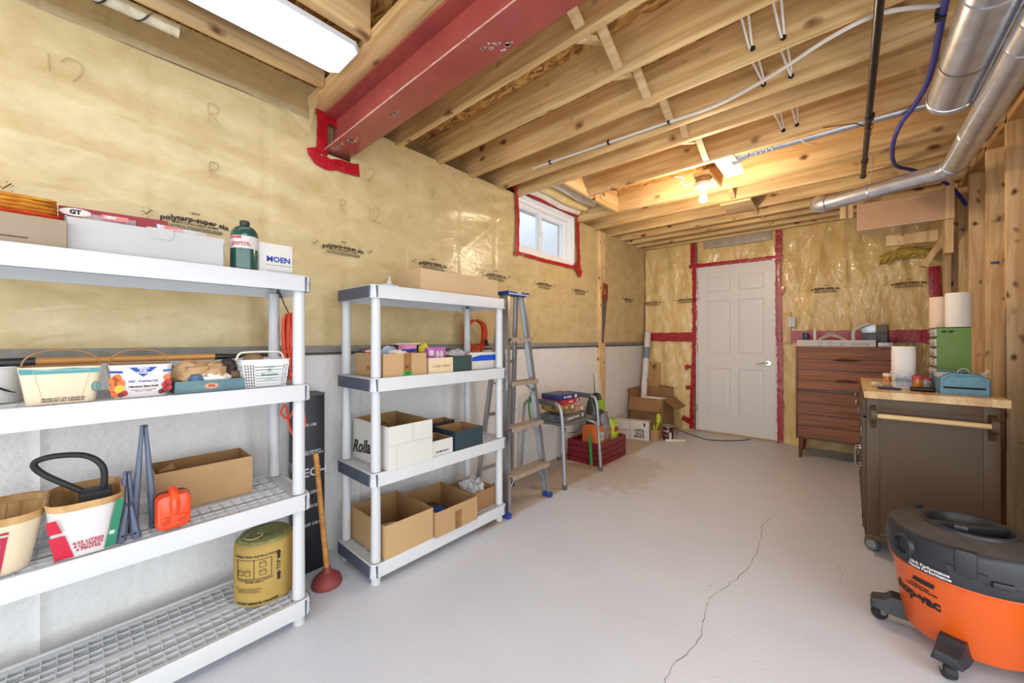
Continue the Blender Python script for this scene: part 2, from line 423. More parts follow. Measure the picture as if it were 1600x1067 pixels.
def hand(s, y, z, sz, parent=wl):
    cx = y-.3*sz*len(s)
    for ch in s:
        for st in GLY[ch]:
            P = smooth_path([(.031, cx+a*sz, z-.5*sz+b_*sz) for a, b_ in st], 4) if len(st) > 2 else [(.031, cx+a*sz, z-.5*sz+b_*sz) for a, b_ in st]
            stroke(P, .0016, pencil, parent, 'pencil_mark')
        cx += sz*(.35 if ch == '1' else .6)
for s_, y, z, sz in (('R', .40, 2.18, .09), ('R', .40, 1.93, .07), ('12', 1.15, 2.15, .09), ('R', 1.60, 2.16, .06), ('R', .98, 1.92, .07), ('12', 1.18, 1.92, .09), ('12', -.02, 2.14, .12), ('12', 3.56, 2.25, .08), ('12', 3.57, 1.93, .08), ('R 12', 4.75, 2.17, .09), ('2', 2.30, 2.02, .07)): hand(s_, y, z, sz)
# post against the left wall with the saw
g = G().m(stud_w).box((.0, 3.90, 0), (.040, 4.03, 2.40), .002); g.make('stud', wl)
# red tape at the beam pocket
def tape(pts, parent, wd=.06, nrm=(1,0,0), th=.002, name='red_tape', wob=.004):
    """crinkled strip through pts lying on a wall"""
    g = G().m(red_tape); nrm = Vector(nrm); P = [Vector(p) for p in pts]; Q = []
    for i in range(len(P)-1):
        l = (P[i+1]-P[i]).length; k = max(2, int(l/.03))
        for j in range(k): Q.append(P[i].lerp(P[i+1], j/k))
    Q.append(P[-1]); A = []; B = []; C_ = []
    for i, p in enumerate(Q):
        t = (Q[min(i+1, len(Q)-1)]-Q[max(i-1, 0)]).normalized(); s_ = t.cross(nrm).normalized()
        h = wd/2+rnd.uniform(-wob, wob)
        A.append(p+s_*h+nrm*(th+rnd.uniform(0, .002))); C_.append(p+s_*rnd.uniform(-.01, .01)+nrm*(th+rnd.uniform(.0, .006))); B.append(p-s_*(wd/2+rnd.uniform(-wob, wob))+nrm*(th+rnd.uniform(0, .002)))
    VA = [[g.v(p) for p in X] for X in (A, C_, B)]
    for i in range(len(Q)-1):
        for k in (0, 1): g.f([VA[k][i], VA[k][i+1], VA[k+1][i+1], VA[k+1][i]])
    return g.make(name, parent, fix=False)
X0 = .028
tape([(X0, .83, 2.40), (X0, .96, 2.37)], wl, .05); tape([(X0, .865, 2.38), (X0, .862, 2.17)], wl, .055)
tape([(X0, .815, 2.19), (X0, .84, 2.13), (X0, 1.07, 2.15)], wl, .065, wob=.008)
# red tape around the window
tape([(X0, 2.40, 2.50), (X0, 2.47, 2.43), (X0, 2.485, 2.2), (X0, 2.48, 1.93), (X0, 2.46, 1.885)], wl, .045)
tape([(X0, 2.48, 1.915), (X0, 2.9, 1.905), (X0, 3.44, 1.915)], wl, .03)
tape([(X0, 3.44, 2.47), (X0, 3.45, 2.3), (X0, 3.47, 2.1), (X0, 3.47, 1.93), (X0, 3.49, 1.83)], wl, .06, wob=.01)
tape([(X0+.01, 2.62, 2.455), (X0+.01, 3.0, 2.46), (X0+.01, 3.44, 2.46)], wl, .045)
tape([(X0+.002, 3.38, 1.94), (X0+.002, 3.52, 1.86)], wl, .07, wob=.012)

# ---------------------------------------------------------------- window
win = struct('window_1')
wpl = mat('window_vinyl', (232, 234, 236), .35)
m, nt, b, N, L = nodes_mat('window_glass')
b.inputs['Base Color'].default_value = lin((196, 214, 232))+(1,); b.inputs['Roughness'].default_value = .08; b.inputs['Alpha'].default_value = .28
def frame(g, x0, x1, y0, y1, z0, z1, t):
    g.box((x0, y0, z0), (x1, y0+t, z1), .003).box((x0, y1-t, z0), (x1, y1, z1), .003).box((x0, y0+t, z0), (x1, y1-t, z0+t), .003).box((x0, y0+t, z1-t), (x1, y1-t, z1), .003)
g = G().m(wpl); frame(g, -.16, .01, 2.50, 3.42, 1.93, 2.45, .022); g.make('reveal', win)
g = G().m(wpl); frame(g, -.15, -.03, 2.522, 3.398, 1.952, 2.428, .03); g.make('frame', win)
for y0, y1, xo in ((2.553, 2.93, -.06), (2.90, 3.367, -.085)):
    g = G().m(wpl); frame(g, xo-.02, xo+.012, y0, y1, 1.983, 2.397, .035); s_ = g.make('sash', win)
    G().m(MATS['window_glass']).box((xo-.006, y0+.035, 2.018), (xo-.002, y1-.035, 2.362)).make('pane', s_)
G().m(wpl).box((-.046, 2.905, 2.14), (-.03, 2.925, 2.20), .003).make('latch', win)
# bright window well outside: corrugated steel half round
g = G().m(mat('window_well_steel', (222, 236, 252), .5))
g.grid(24, 1, lambda u, v: (-.22-.55*math.sin(PI*u), 2.96-.75*math.cos(PI*u), 1.6+1.1*v)); g.make('window_well', win)

# ---------------------------------------------------------------- far wall
wf = struct('wall_far')
YF = 5.25
def farf(x, z):
    a = MN.noise(Vector((x*7, 3.1, z*1.6)))*.028+MN.noise(Vector((x*16+z*3, 7.7, z*3)))*.014+MN.noise(Vector((x*30-z*6, 1.7, z*5)))*.005
    a += .012*math.exp(-((x-1.95-.12*(z-2.3))/.022)**2)+.012*math.exp(-((x-2.12+.05*(z-2.1))/.018)**2)+.01*math.exp(-((x-2.5-.5*(2.3-z))/.02)**2)
    return a
def far_panel(x0, x1, z0, z1):
    nu, nv = max(3, int((x1-x0)/.015)), max(3, int((z1-z0)/.02))
    g = G().m(film_f)
    g.grid(nu, nv, lambda u, v: (x0+(x1-x0)*u, YF-.012-farf(x0+(x1-x0)*u, z0+(z1-z0)*v)-.012*math.sin(PI*u)*math.sin(PI*v), z0+(z1-z0)*v))
    return g.make('insulation_film', wf)
far_panel(.02, .66, 1.25, 2.46); far_panel(.02, .66, 0, 1.15); far_panel(1.575, 2.84, 1.25, 2.46); far_panel(1.575, 2.84, 0, 1.15); far_panel(.70, 1.55, 2.12, 2.46)
G().m(MATS['wall_core']).box((-.22, YF+.02, 0), (.70, YF+.2, 2.66)).box((1.545, YF+.02, 0), (3.2, YF+.2, 2.66)).box((.70, YF+.02, 2.09), (1.545, YF+.2, 2.66)).make('wall_core', wf)
G().m(wood('plate_wood', (214, 176, 116), (184, 140, 84), 'x', knots=False)).box((.0, YF-.02, 2.42), (2.9, YF+.02, 2.47)).make('top_plate', wf)
yt = YF-.045
tape([(.05, yt, 1.20), (.66, yt, 1.20)], wf, .115, (0,-1,0)); tape([(1.60, yt, 1.20), (2.78, yt, 1.20)], wf, .12, (0,-1,0))
tape([(.655, yt, 2.42), (.655, yt, 2.08)], wf, .055, (0,-1,0)); tape([(1.565, yt, 2.40), (1.56, yt, 2.07)], wf, .06, (0,-1,0))
tape([(.61, yt, 2.105), (1.6, yt, 2.095)], wf, .045, (0,-1,0)); tape([(.672, yt, 2.1), (.675, yt, 1.2), (.65, yt, .5), (.64, yt, .02)], wf, .05, (0,-1,0), wob=.007)
tape([(1.56, yt, 2.08), (1.565, yt, 1.2), (1.575, yt, .9), (1.575, yt, .02)], wf, .055, (0,-1,0), wob=.006)
tape([(1.56, yt, 1.72), (1.61, yt, 1.70)], wf, .10, (0,-1,0)); tape([(.56, yt, .80), (.66, yt, .82)], wf, .055, (0,-1,0), wob=.012); tape([(.57, yt, .54), (.66, yt, .55)], wf, .05, (0,-1,0), wob=.01); tape([(.53, yt, .15), (.64, yt, .10)], wf, .07, (0,-1,0), wob=.012)
tape([(2.745, yt, 1.84), (2.76, yt, 1.28)], wf, .075, (0,-1,0))
for x, z in ((.13, 1.68), (.58, 1.69), (1.97, 1.71), (2.58, 1.71), (.30, .54)):
    stamp(wf, (x, YF-.050, z), (1,0,0))
# grey duct-like strip behind the film over the door
G().m(mat('foil_strip', (176, 164, 146), .5, .1, var=.2, vs=15, bump=.5, bs=30)).box((.78, YF-.06, 2.30), (1.50, YF-.035, 2.41), .01).make('foil_strip', wf)
# wood block beside the door with outlet
G().m(stud_w).box((1.60, YF-.055, 1.13), (1.675, YF-.03, 1.47), .002).make('stud', wf)
clear_film = mat('clear_poly_film', (226, 222, 206), .18, alpha=.30, coat=1, bump=.8, bs=18, bd=.01)
# film folds at the top right of the far wall
g = G().m(clear_film); g.grid(20, 12, lambda u, v: (2.15+.55*u, YF-.09-.08*v-.03*math.sin(u*19+v*5), 2.42-.45*v*(.4+.6*u)+.01*math.sin(u*31))); g.make('film_fold', wf)
ti = mat('loose_fibreglass', (212, 186, 92), .9, var=.4, vs=30, bump=1, bs=60, bd=.01)
g = G().m(ti)
g.grid(24, 10, lambda u, v: (2.38+.36*u, YF-.10-.05*math.sin(PI*v)-.015*MN.noise(Vector((u*9, v*9, 0))), 1.98+.06*math.sin(u*3)-.10*v+.02*MN.noise(Vector((u*12, v*4, 5))))); g.make('torn_insulation', wf)

# ---------------------------------------------------------------- door
dr = struct('door_1')
dp = mat('door_paint', (226, 224, 222), .38)
DX0, DX1, DZ0, DZ1 = .714, 1.531, .022, 2.080
W_, H_ = DX1-DX0, DZ1-DZ0
g = G().m(dp); yf = 5.215
xs = [0, .135, .445, .555, .865, 1]; zs = [0, .105, .385, .475, .79, .845, .935, 1]
def XX(t): return DX0+W_*t
def ZZ(t): return DZ0+H_*t
g.box((DX0, yf+.010, DZ0), (DX1, yf+.04, DZ1))
for i in (0, 2, 4): g.box((XX(xs[i]), yf, DZ0), (XX(xs[i+1]), yf+.012, DZ1))
for k in (0, 2, 4, 6):
    for i in (1, 3): g.box((XX(xs[i]), yf, ZZ(zs[k])), (XX(xs[i+1]), yf+.012, ZZ(zs[k+1])))
slab = g.make('door_slab', dr)
for k in (1, 3, 5):
    for i in (1, 3):
        x0, x1, z0, z1 = XX(xs[i]), XX(xs[i+1]), ZZ(zs[k]), ZZ(zs[k+1])
        R = []
        for ins, dep in ((0, 0), (.010, .009), (.022, .010), (.045, .002), (.047, .002)):
            R.append([(x0+ins, yf+dep, z0+ins), (x1-ins, yf+dep, z0+ins), (x1-ins, yf+dep, z1-ins), (x0+ins, yf+dep, z1-ins)])
        g = G().m(dp); g.loft(R, (False, True), smooth=False); g.make('panel', slab)
g = G().m(dp)
g.box((DX0-.022, yf-.005, 0), (DX0-.004, yf+.09, DZ1+.02)).box((DX1+.004, yf-.005, 0), (DX1+.022, yf+.09, DZ1+.02)).box((DX0-.022, yf-.005, DZ1+.003), (DX1+.022, yf+.09, DZ1+.024)); g.make('door_frame', dr)
G().m(wood('threshold_wood', (206, 176, 130), (176, 142, 98), 'x', knots=False)).box((DX0-.02, yf-.03, 0), (DX1+.02, yf+.08, .018)).make('threshold', dr)
g = G().m(chrome); hz = .895
g.lathe([(0, -.012), (.026, -.012), (.030, -.006), (.030, 0)], (DX1-.065, yf, hz), 20, 'y', (False, False)).cyl((DX1-.065, yf-.05, hz), (DX1-.065, yf, hz), .010)
g.tube(smooth_path([(DX1-.06, yf-.048, hz), (DX1-.10, yf-.052, hz+.004), (DX1-.14, yf-.05, hz-.006), (DX1-.175, yf-.046, hz-.002)], 4), [.010]*4+[.0085]*4+[.007]*5, 8); g.make('door_handle', dr)
for z in (.3, 1.05, 1.85): G().m(mat('brass', (170, 140, 80), .35, 1)).cyl((DX0-.006, yf-.006, z-.045), (DX0-.006, yf-.006, z+.045), .006).make('hinge', dr)

# ---------------------------------------------------------------- right wall of studs
wr = struct('wall_right')
for k, y in enumerate((2.2, 2.6, 3.0, 3.42, 3.84, 4.32, 4.66)):
    G().m(stud_w).box((2.82, y, 0), (2.96, y+.038, 2.42), .0015).make('stud', wr)
G().m(stud_w).box((2.80, 5.02, 0), (2.94, 5.06, 2.42)).make('stud', wr)
G().m(stud_w).box((2.775, 4.94, 0), (2.815, 5.03, 1.98), .002).make('stud', wr)
G().m(wood('bottom_plate_wood', (214, 176, 120), (184, 142, 90), 'y')).box((2.82, -1, 0), (2.96, 5.24, .038)).box((2.82, -1, 2.38), (2.96, 5.24, 2.42)).make('bottom_plate', wr)
G().m(mat('wall_backing', (168, 140, 104), .9, var=.1, vs=3)).box((2.965, 1.9, 0), (2.99, 5.4, 2.6)).make('backing_board', wr)
# stamp on one stud
text('S-DRY\nNLGA 042', .028, pencil, wr, (2.90, 3.838, 1.93), (1,0,0), (0,0,1), weight=.0006)
text('GR 2 KD', .022, pencil, wr, (2.90, 3.418, .60), (1,0,0), (0,0,1), weight=.0006)

# ---------------------------------------------------------------- ceiling
ce = struct('ceiling')
m, nt, b, N, L = nodes_mat('oriented_strand_board')
tc = N('ShaderNodeTexCoord'); v1 = N('ShaderNodeTexVoronoi'); v1.inputs['Scale'].default_value = 1
mp = N('ShaderNodeMapping'); mp.inputs['Scale'].default_value = (22, 60, 30); mp.inputs['Rotation'].default_value = (0,0,.35)
nn = N('ShaderNodeTexNoise'); nn.inputs['Scale'].default_value = 6; ad = N('ShaderNodeVectorMath'); ad.operation = 'MULTIPLY_ADD'; ad.inputs[1].default_value = (.14,.14,.14)
L(tc.outputs['Object'], nn.inputs['Vector']); L(nn.outputs['Color'], ad.inputs[0]); L(tc.outputs['Object'], ad.inputs[2]); L(ad.outputs[0], mp.inputs[0]); L(mp.outputs[0], v1.inputs['Vector'])
r = N('ShaderNodeValToRGB'); cr = r.color_ramp; cr.elements[0].position = 0; cr.elements[0].color = lin((116, 72, 32))+(1,); cr.elements[1].position = 1; cr.elements[1].color = lin((214, 168, 96))+(1,)
e = cr.elements.new(.35); e.color = lin((168, 118, 60))+(1,); e = cr.elements.new(.7); e.color = lin((192, 142, 76))+(1,)
sp = N('ShaderNodeSeparateColor'); L(v1.outputs['Color'], sp.inputs[0]); L(sp.outputs[0], r.inputs[0]); L(r.outputs[0], b.inputs['Base Color']); b.inputs['Roughness'].default_value = .75
osb = MATS['oriented_strand_board']
for x0, x1 in ((-.2, 1.21), (1.215, 2.43), (2.435, 4.2)):
    for y0, y1 in ((-3.2, -.42), (-.415, .92), (.925, 2.14), (2.145, 3.36), (3.365, 5.5)):
        G().m(osb).box((x0, y0, 2.590), (x1, y1, 2.606)).make('subfloor_panel', ce)
JB, JT = 2.40, 2.589
JY = [1.322, 1.640, 1.945, 2.258, 2.477, 2.880, 3.44, 3.478, 3.82, 4.175, 4.47, 4.70, 4.95, 5.16]
for i, y in enumerate(JY):
    xa = .49 if y == 2.880 else (.0 if 2.4 < y < 3.5 else -.1)
    g = G().m(joist_w).box((xa, y, JB), (4.1, y+.038, JT), .0015); g.make('joist', ce)
G().m(joist_y).box((.452, 2.517, JB), (.490, 3.438, JT), .0015).make('header', ce)
# members along Y on the near side of the beam
for x in (.215, .66, 1.07, 1.48, 1.9):
    G().m(joist_y).box((x, -3.2, 2.405), (x+.038, .785, JT), .0015).make('joist', ce)
G().m(joist_w).box((.03, .787, 2.405), (4.1, .88, 2.443), .002).make('plate', ce)
for k_, (x_, s_) in enumerate(((.86, 'OSB'), (.98, '23/32'), (1.12, 'PS 2'))): text(s_, .035, ink, ce, (x_, .55, 2.5895), (0,1,0), (1,0,0), weight=.0006)
# cross bracing between joists
rows = [(1.30, JY[0]-.28, JY[0])] + [(1.31+.012*i, JY[i]+.038, JY[i+1]) for i in range(5)] + [(1.33, JY[7]+.038, JY[8]), (1.36, JY[8]+.038, JY[9]), (1.40, JY[9]+.038, JY[10]), (1.43, JY[10]+.038, JY[11]), (1.46, JY[11]+.038, JY[12])]
for x, y0, y1 in rows:
    for s_ in (0, 1):
        za, zb = (JB+.012, JT-.03) if s_ == 0 else (JT-.03, JB+.012)
        d = Vector((0, y1-y0, zb-za)); l = d.length; ang = math.atan2(zb-za, y1-y0)
        M = Matrix.Translation((x+(.045 if s_ else 0), y0, za)) @ Matrix.Rotation(ang, 4, 'X')
        g = G().m(brace_w); g.box((0, .008, -.010), (.038, l-.008, .010), .001, M=M); g.make('cross_brace', ce)
# flat wood block between far joists
G().m(brace_w).box((1.28, 3.86, 2.385), (1.52, 4.17, 2.40)).make('blocking', ce)
# white film-wrapped batts over the window
wfm = mat('milky_film', (228, 222, 210), .3, coat=1, var=.15, vs=9, bump=.8, bs=20, bd=.01)
for k, (x, z, r_) in enumerate(((.05, 2.495, .045), (.15, 2.51, .052), (.27, 2.52, .05))):
    g = G().m(wfm if k != 1 else film_f); g.tube([(x, 2.53+.02*k, z), (x+.01, 2.8, z+.005), (x, 3.1, z-.01), (x+.01, 3.40-.03*k, z)], [r_, r_*1.05, r_*.95, r_*.9], 12); g.make('batt_roll', ce)
G().m(mat('white_board', (222, 212, 196), .7, var=.1, vs=4)).box((-.1, 2.51, 2.575), (.45, 3.44, 2.588)).make('soffit_board', ce)

# poly film tucked up behind the top left of the wall
m = mat('tucked_film', (214, 182, 122), .2, alpha=.34, coat=1, bump=.7, bs=8, stretch=(1, 4, 1), bd=.02)
top = [(-.9, 2.335), (-.187, 2.335), (0, 2.34), (.3, 2.345), (.5, 2.345), (.7, 2.33), (.83, 2.20), (.86, 2.18)]
def tz(y):
    for (a, za), (b_, zb) in zip(top, top[1:]):
        if a <= y <= b_: return za+(zb-za)*(y-a)/(b_-a)
    return top[-1][1]
def tuck(u, v):
    y = -.9+1.70*u; z0 = tz(y); x = .02+.16*v*v; z = z0+(2.42-z0)*v+.012*math.sin(u*40+v*4)*v*(1-v)
    return (x+.01*math.sin(u*60)*v*(1-v), y, z)
g = G().m(m); g.grid(80, 10, tuck); g.make('film_edge', wl)
# ================================================================== BEAM, LAMPS, DUCTS, PIPES
beam_m = mat('red_oxide_paint', (160, 74, 68), .25, var=.16, vs=6, bump=.15, bs=80)
beam_e = mat('beam_edge_highlight', (206, 168, 156), .5, var=.25, vs=30)  # pale colour paints the bevel highlight along the bottom flange
t = thing('steel_beam', 'red painted steel I-beam crossing the ceiling from the left wall', 'beam', (0, .945, 2.20))
G().m(beam_m).box((-.08, -.070, 0), (4.1, .070, .013), .002).make('bottom_flange', t)
G().m(beam_m).box((-.08, -.004, .013), (4.1, .004, .19)).make('web', t)
G().m(beam_m).box((-.08, -.070, .19), (4.1, .070, .2025), .002).make('top_flange', t)
g = G().m(beam_e)
x = 0
while x < 4:
    l = rnd.uniform(.02, .09); g.box((x, -.0712, .0004), (x+l, -.0690, rnd.uniform(.0035, .007))); x += l+rnd.choice((0, 0, .006))
g.make('edge_highlight', t)
wornp = mat('bare_primer', (188, 176, 160), .6, var=.5, vs=40)
g = G().m(wornp)
for cx, cy, R_ in ((.10, -.035, .035), (.16, -.03, .05), (.24, -.02, .04), (.22, -.01, .035), (1.22, .01, .035), (1.27, .045, .02), (.62, 0, .02)):
    for k in range(16):
        a = rnd.uniform(0, 2*PI); q = rnd.uniform(0, R_); x, y, r_ = cx+q*math.cos(a)*1.6, cy+q*math.sin(a)*.5, rnd.uniform(.002, .008)
        g.poly([(x+r_*math.cos(j*PI/3)*rnd.uniform(.5, 1.3), y+r_*math.sin(j*PI/3)*rnd.uniform(.5, 1.3), -.0004) for j in range(6)])
g.make('scuff', t)

# LED ceiling fixtures (one in the photograph, two more added out of view as fill light)
fx_on = mat('lit_diffuser', (226, 236, 250), .4, emit=FIX_IN)
fx_fill = mat('fill_diffuser', (236, 242, 252), .4, emit=FIX_FILL)
def fixture(loc, m_, label, grp='slim LED ceiling lights'):
    t = thing('ceiling_light', label, 'light', loc, group=grp)
    o = .03; P = lambda e, z: [(-.125+e+o, -.62+e, z), (.125-e-o, -.62+e, z), (.125-e, -.62+e+o, z), (.125-e, .62-e-o, z), (.125-e-o, .62-e, z), (-.125+e+o, .62-e, z), (-.125+e, .62-e-o, z), (-.125+e, -.62+e+o, z)]
    G().m(white_pl).loft([P(0, .018), P(0, .006), P(.006, 0), P(.007, .004)], (True, False), smooth=False).make('housing', t)
    G().m(m_).loft([P(.007, .004), P(.012, -.002)], (False, True), smooth=False).make('diffuser', t, fix=False)
    return t
fixture((.508, .165, 2.388), fx_on, 'long white LED ceiling light left of the red beam')
fixture((2.0, .05, 2.352), fx_fill, 'added unseen LED fill light right of the first, under the near joists')
fixture((1.5, -2.3, 2.352), fx_fill, 'added unseen LED fill light farthest from the door, well before the red beam')

# bulb in a porcelain keyless lampholder
t = thing('light_bulb_fitting', 'lit bare bulb in a white porcelain lampholder under the joists', 'light', (1.33, 3.14, 2.30))
por = mat('porcelain', (236, 226, 208), .25, coat=.5)
g = G().m(mat('junction_box', (150, 120, 84), .5, .4)).lathe([(0, .10), (.052, .10), (.052, .055)], n=8); g.m(mat('junction_box', (0,0,0))); g.make('junction_box', t)
G().m(por).lathe([(.0, .055), (.062, .055), (.064, .045), (.058, .03), (.035, .015), (.026, .0), (.02, -.004), (.0, -.004)], n=24).make('lampholder', t)
G().m(mat('bulb_glass', (255, 214, 160), .2, emit=BULB_E)).lathe([(.013, -.004), (.015, -.02), (.026, -.045), (.030, -.062), (.026, -.078), (.014, -.089), (0, -.092)], n=20).make('bulb', t)
G().m(brace_w).box((-.055, -.06, .10), (.055, .322, .13)).make('mounting_block', t)
wire_w = mat('white_cable', (226, 222, 212), .45)
G().m(wire_w).tube(smooth_path([(-.05, .0, .09), (-.12, -.02, .07), (-.15, -.04, .095), (-.11, -.09, .10), (-.17, -.12, .12)], 6), .004).make('wire', t)
point('bulb_light', (1.33, 3.14, 2.13), BULB_W, (1, .79, .57), .035)

# supply register between joists
t = thing('air_vent', 'white louvred air register in the joists beside the bulb', 'vent', (1.525, 3.06, 2.395))
vt = mat('register_paint', (236, 226, 196), .4)
g = G().m(vt); g.box((-.062, -.19, 0), (-.045, .19, .006)).box((.045, -.19, 0), (.062, .19, .006)).box((-.045, -.19, 0), (.045, -.172, .006)).box((-.045, .172, 0), (.045, .19, .006)); g.box((-.062, -.19, .03), (.062, .19, .034)); g.make('frame', t)
for k in range(16):
    y = -.16+k*.0213
    G().m(vt).box((-.045, y-.008, .002), (.045, y+.006, .006), M=Matrix.Identity(4)).make('louvre', t)
# conduit-like small duct running to the register
t = thing('branch_duct', 'thin galvanized round duct running between joists to the register', 'duct', (1.66, 2.99, 2.425))
g = G().m(steel); g.cyl((.0, 0, 0), (.95, 0, .0), .026, n=16); g.cyl((-.10, .02, .0), (0, 0, 0), .045, .026, n=12)
for k in range(4): g.lathe([(.026, -.003), (.029, 0), (.026, .003)], (.04+.03*k, 0, 0), 16, 'x')
g.make('pipe', t)
G().m(wire_w).tube(smooth_path([(.27, -.03, .03), (.29, -.01, -.028), (.33, .05, -.03), (.345, .11, -.005)], 5), .0035).make('wire', t)

# galvanized ducts on the right
t = thing('duct', 'large galvanized round duct ending in a cap below the joists', 'duct', (2.51, 2.60, 2.262))
g = G().m(steel); g.cyl((0, -1.53, 0), (0, 0, 0), .078, n=28); g.make('pipe', t)
g = G().m(steel); g.lathe([(.0, .012), (.05, .012), (.074, .008), (.081, -.002), (.081, -.03), (.084, -.034), (.081, -.04), (.078, -.041)], n=28, axis='y'); g.make('cap', t)
g = G().m(steel)
for y in (-.75, -1.3): g.lathe([(.078, -.006), (.081, 0), (.078, .006)], (0, y, 0), 28, 'y')
g.box((.050, -1.53, -.066), (.056, -.05, -.058), M=Matrix.Identity(4)); g.make('seam', t)
G().m(mat('strap', (190, 190, 186), .35, .8)).lathe([(.080, -.012), (.080, .012)], (0, -.33, 0), 28, 'y').make('strap', t)

t = thing('duct', 'thinner galvanized duct along the stud wall that elbows toward the door', 'duct', (2.615, 3.34, 2.165))
g = G().m(steel); g.cyl((0, -2.28, 0), (0, -.04, 0), .053, n=24)
for y in (-.5, -1.25, -1.4): g.lathe([(.053, -.005), (.056, 0), (.053, .005)], (0, y, 0), 24, 'y')
g.make('pipe', t)
g = G().m(steel); path = [(0, -.05, 0), (-.008, .0, 0), (-.035, .05, .0), (-.085, .075, .0)]
g.tube(path, .056, 24)
for p, q in zip(path, path[1:]): g.lathe([(.056, -.004), (.0585, 0), (.056, .004)], p, 24, 'y')
g.make('elbow', t)
g = G().m(steel); e_ = Vector((-.57, .27, -.005)); s_ = Vector((-.08, .073, 0)); g.cyl(s_, e_, .050, n=24); md = s_.lerp(e_, .55)
g.tube([md+(e_-s_).normalized()*k for k in (-.006, 0, .006)], [.050, .053, .050], 24); g.make('branch_pipe', t)
g = G().m(steel); g.tube([e_, e_+Vector((-.035, .02, .0)), e_+Vector((-.055, .05, .015)), e_+Vector((-.05, .09, .05))], [.052, .054, .054, .05], 20); g.make('end_elbow', t)
G().m(mat('hanger_wire', (200, 190, 170), .5, .5)).tube([md+Vector((.0, 0, .05)), md+Vector((.02, .0, .24))], .003).make('hanger', t)

# black iron gas pipe
t = thing('gas_pipe', 'black iron pipe hanging under the joists from front to back', 'pipe', (2.25, 1.0, 2.36))
blk = mat('black_iron', (52, 46, 46), .32, .6, var=.2, vs=20)
g = G().m(blk); g.cyl((.0, .06, 0), (-.012, 2.78, 0), .0145, n=14); g.cyl((-.003, 1.78, 0), (-.004, 1.82, 0), .020, n=14).cyl((-.01, 2.45, 0), (-.01, 2.50, 0), .019, n=14); g.make('pipe', t)
g = G().m(blk); g.lathe([(.0, .0), (.018, 0), (.018, -.02), (.0145, -.02)], (-.012, 2.79, 0), 14, 'y'); g.make('cap', t)
g = G().m(mat('copper_strap', (120, 84, 64), .4, .7)); g.lathe([(.019, -.012), (.0205, 0), (.019, .012)], (-.004, 1.93, 0), 16, 'y'); g.tube([(-.02, 1.93, .01), (-.06, 1.90, .03), (-.2, 1.86, .04)], .003); g.lathe([(.016, -.003), (.018, 0), (.016, .003)], (-.005, 2.02, 0), 16, 'y'); g.make('strap', t)

# blue hose
t = thing('blue_hose', 'blue plastic water line drooping beside the large duct', 'pipe', (2.42, 1.0, 2.38))
bp_ = mat('blue_pipe', (40, 50, 150), .35)
G().m(bp_).tube(smooth_path([(0, .1, 0), (0, .9, 0), (.022, 1.55, -.0), (.0, 1.82, -.005), (-.045, 2.06, -.01), (-.055, 2.35, -.02), (-.02, 2.68, -.025), (.1, 2.9, -.03), (.30, 3.30, -.06), (.40, 3.42, -.20)], 8), .0115, 10).make('hose', t)
g = G().m(black_pl); g.box((-.014, 1.12, -.016), (.016, 1.14, .018)); g.make('clip', t)

# white water line stapled along the joist
t = thing('white_water_line', 'white plastic water line stapled along the face of a joist', 'pipe', (.39, 2.24, 2.45))
pth = [(.0, -.0, .0), (.3, -.002, -.01), (.9, -.004, -.03), (1.25, -.02, -.045), (1.5, -.12, -.06), (1.72, -.24, -.065), (1.87, -.26, -.065), (2.035, -.16, -.065)]
G().m(wire_w).tube(smooth_path(pth, 8), .0085, 10).make('line', t)
for x, y, z in ((.16, 0, -.004), (.62, -.003, -.02), (1.0, -.008, -.034), (2.02, -.16, -.065)):
    G().m(black_pl).box((x-.006, y-.011, z-.012), (x+.006, y+.012, z+.012)).make('staple', t)

# loops of cable threaded through the joists
def loops(name, pts, label, k=0):
    t = thing('cable_loop', label, 'cable', pts[0])
    o = Vector(pts[0]); P = [Vector(p)-o for p in pts]; end = P[-1]
    for s_ in (-1, 1):
        Q = [p+Vector((s_*.022*(1-i/(len(P)-1))+s_*.003*math.sin(i*2), .003*s_, .006*s_)) for i, p in enumerate(P)]
        G().m(wire_w).tube(smooth_path(Q, 6), .0048, 6).make('cable', t)
    G().m(mat('drilled_hole', (40, 28, 18), .9)).cyl(end+Vector((0, -.012, -.002)), end+Vector((0, -.006, -.002)), .011, n=10).make('drilled_hole', t)
loops('', [(1.821, 1.63, 2.60), (1.83, 1.78, 2.60), (1.842, 1.935, 2.455), (1.850, 1.95, 2.44)], 'drooping white cable loop, left one of the frontmost pair near the black pipe')
loops('', [(1.925, 1.64, 2.62), (1.94, 1.80, 2.60), (1.957, 1.935, 2.445), (1.96, 1.95, 2.43)], 'drooping white cable loop nearest the black pipe in the frontmost pair')
loops('', [(1.815, 1.985, 2.46), (1.812, 2.08, 2.55), (1.84, 2.22, 2.47), (1.846, 2.26, 2.44)], 'short white cable loop crossing the stapled water line')
loops('', [(1.915, 1.985, 2.45), (1.93, 2.08, 2.54), (1.952, 2.22, 2.46), (1.958, 2.26, 2.43)], 'white cable loop crossing the stapled water line nearest the black pipe')
loops('', [(1.83, 2.52, 2.46), (1.835, 2.70, 2.54), (1.855, 2.86, 2.48), (1.86, 2.88, 2.46)], 'white cable loop in front of the thin branch duct, left one')
loops('', [(1.925, 2.52, 2.46), (1.922, 2.70, 2.55), (1.926, 2.86, 2.49), (1.927, 2.88, 2.47)], 'white cable loop in front of the thin branch duct, right one')

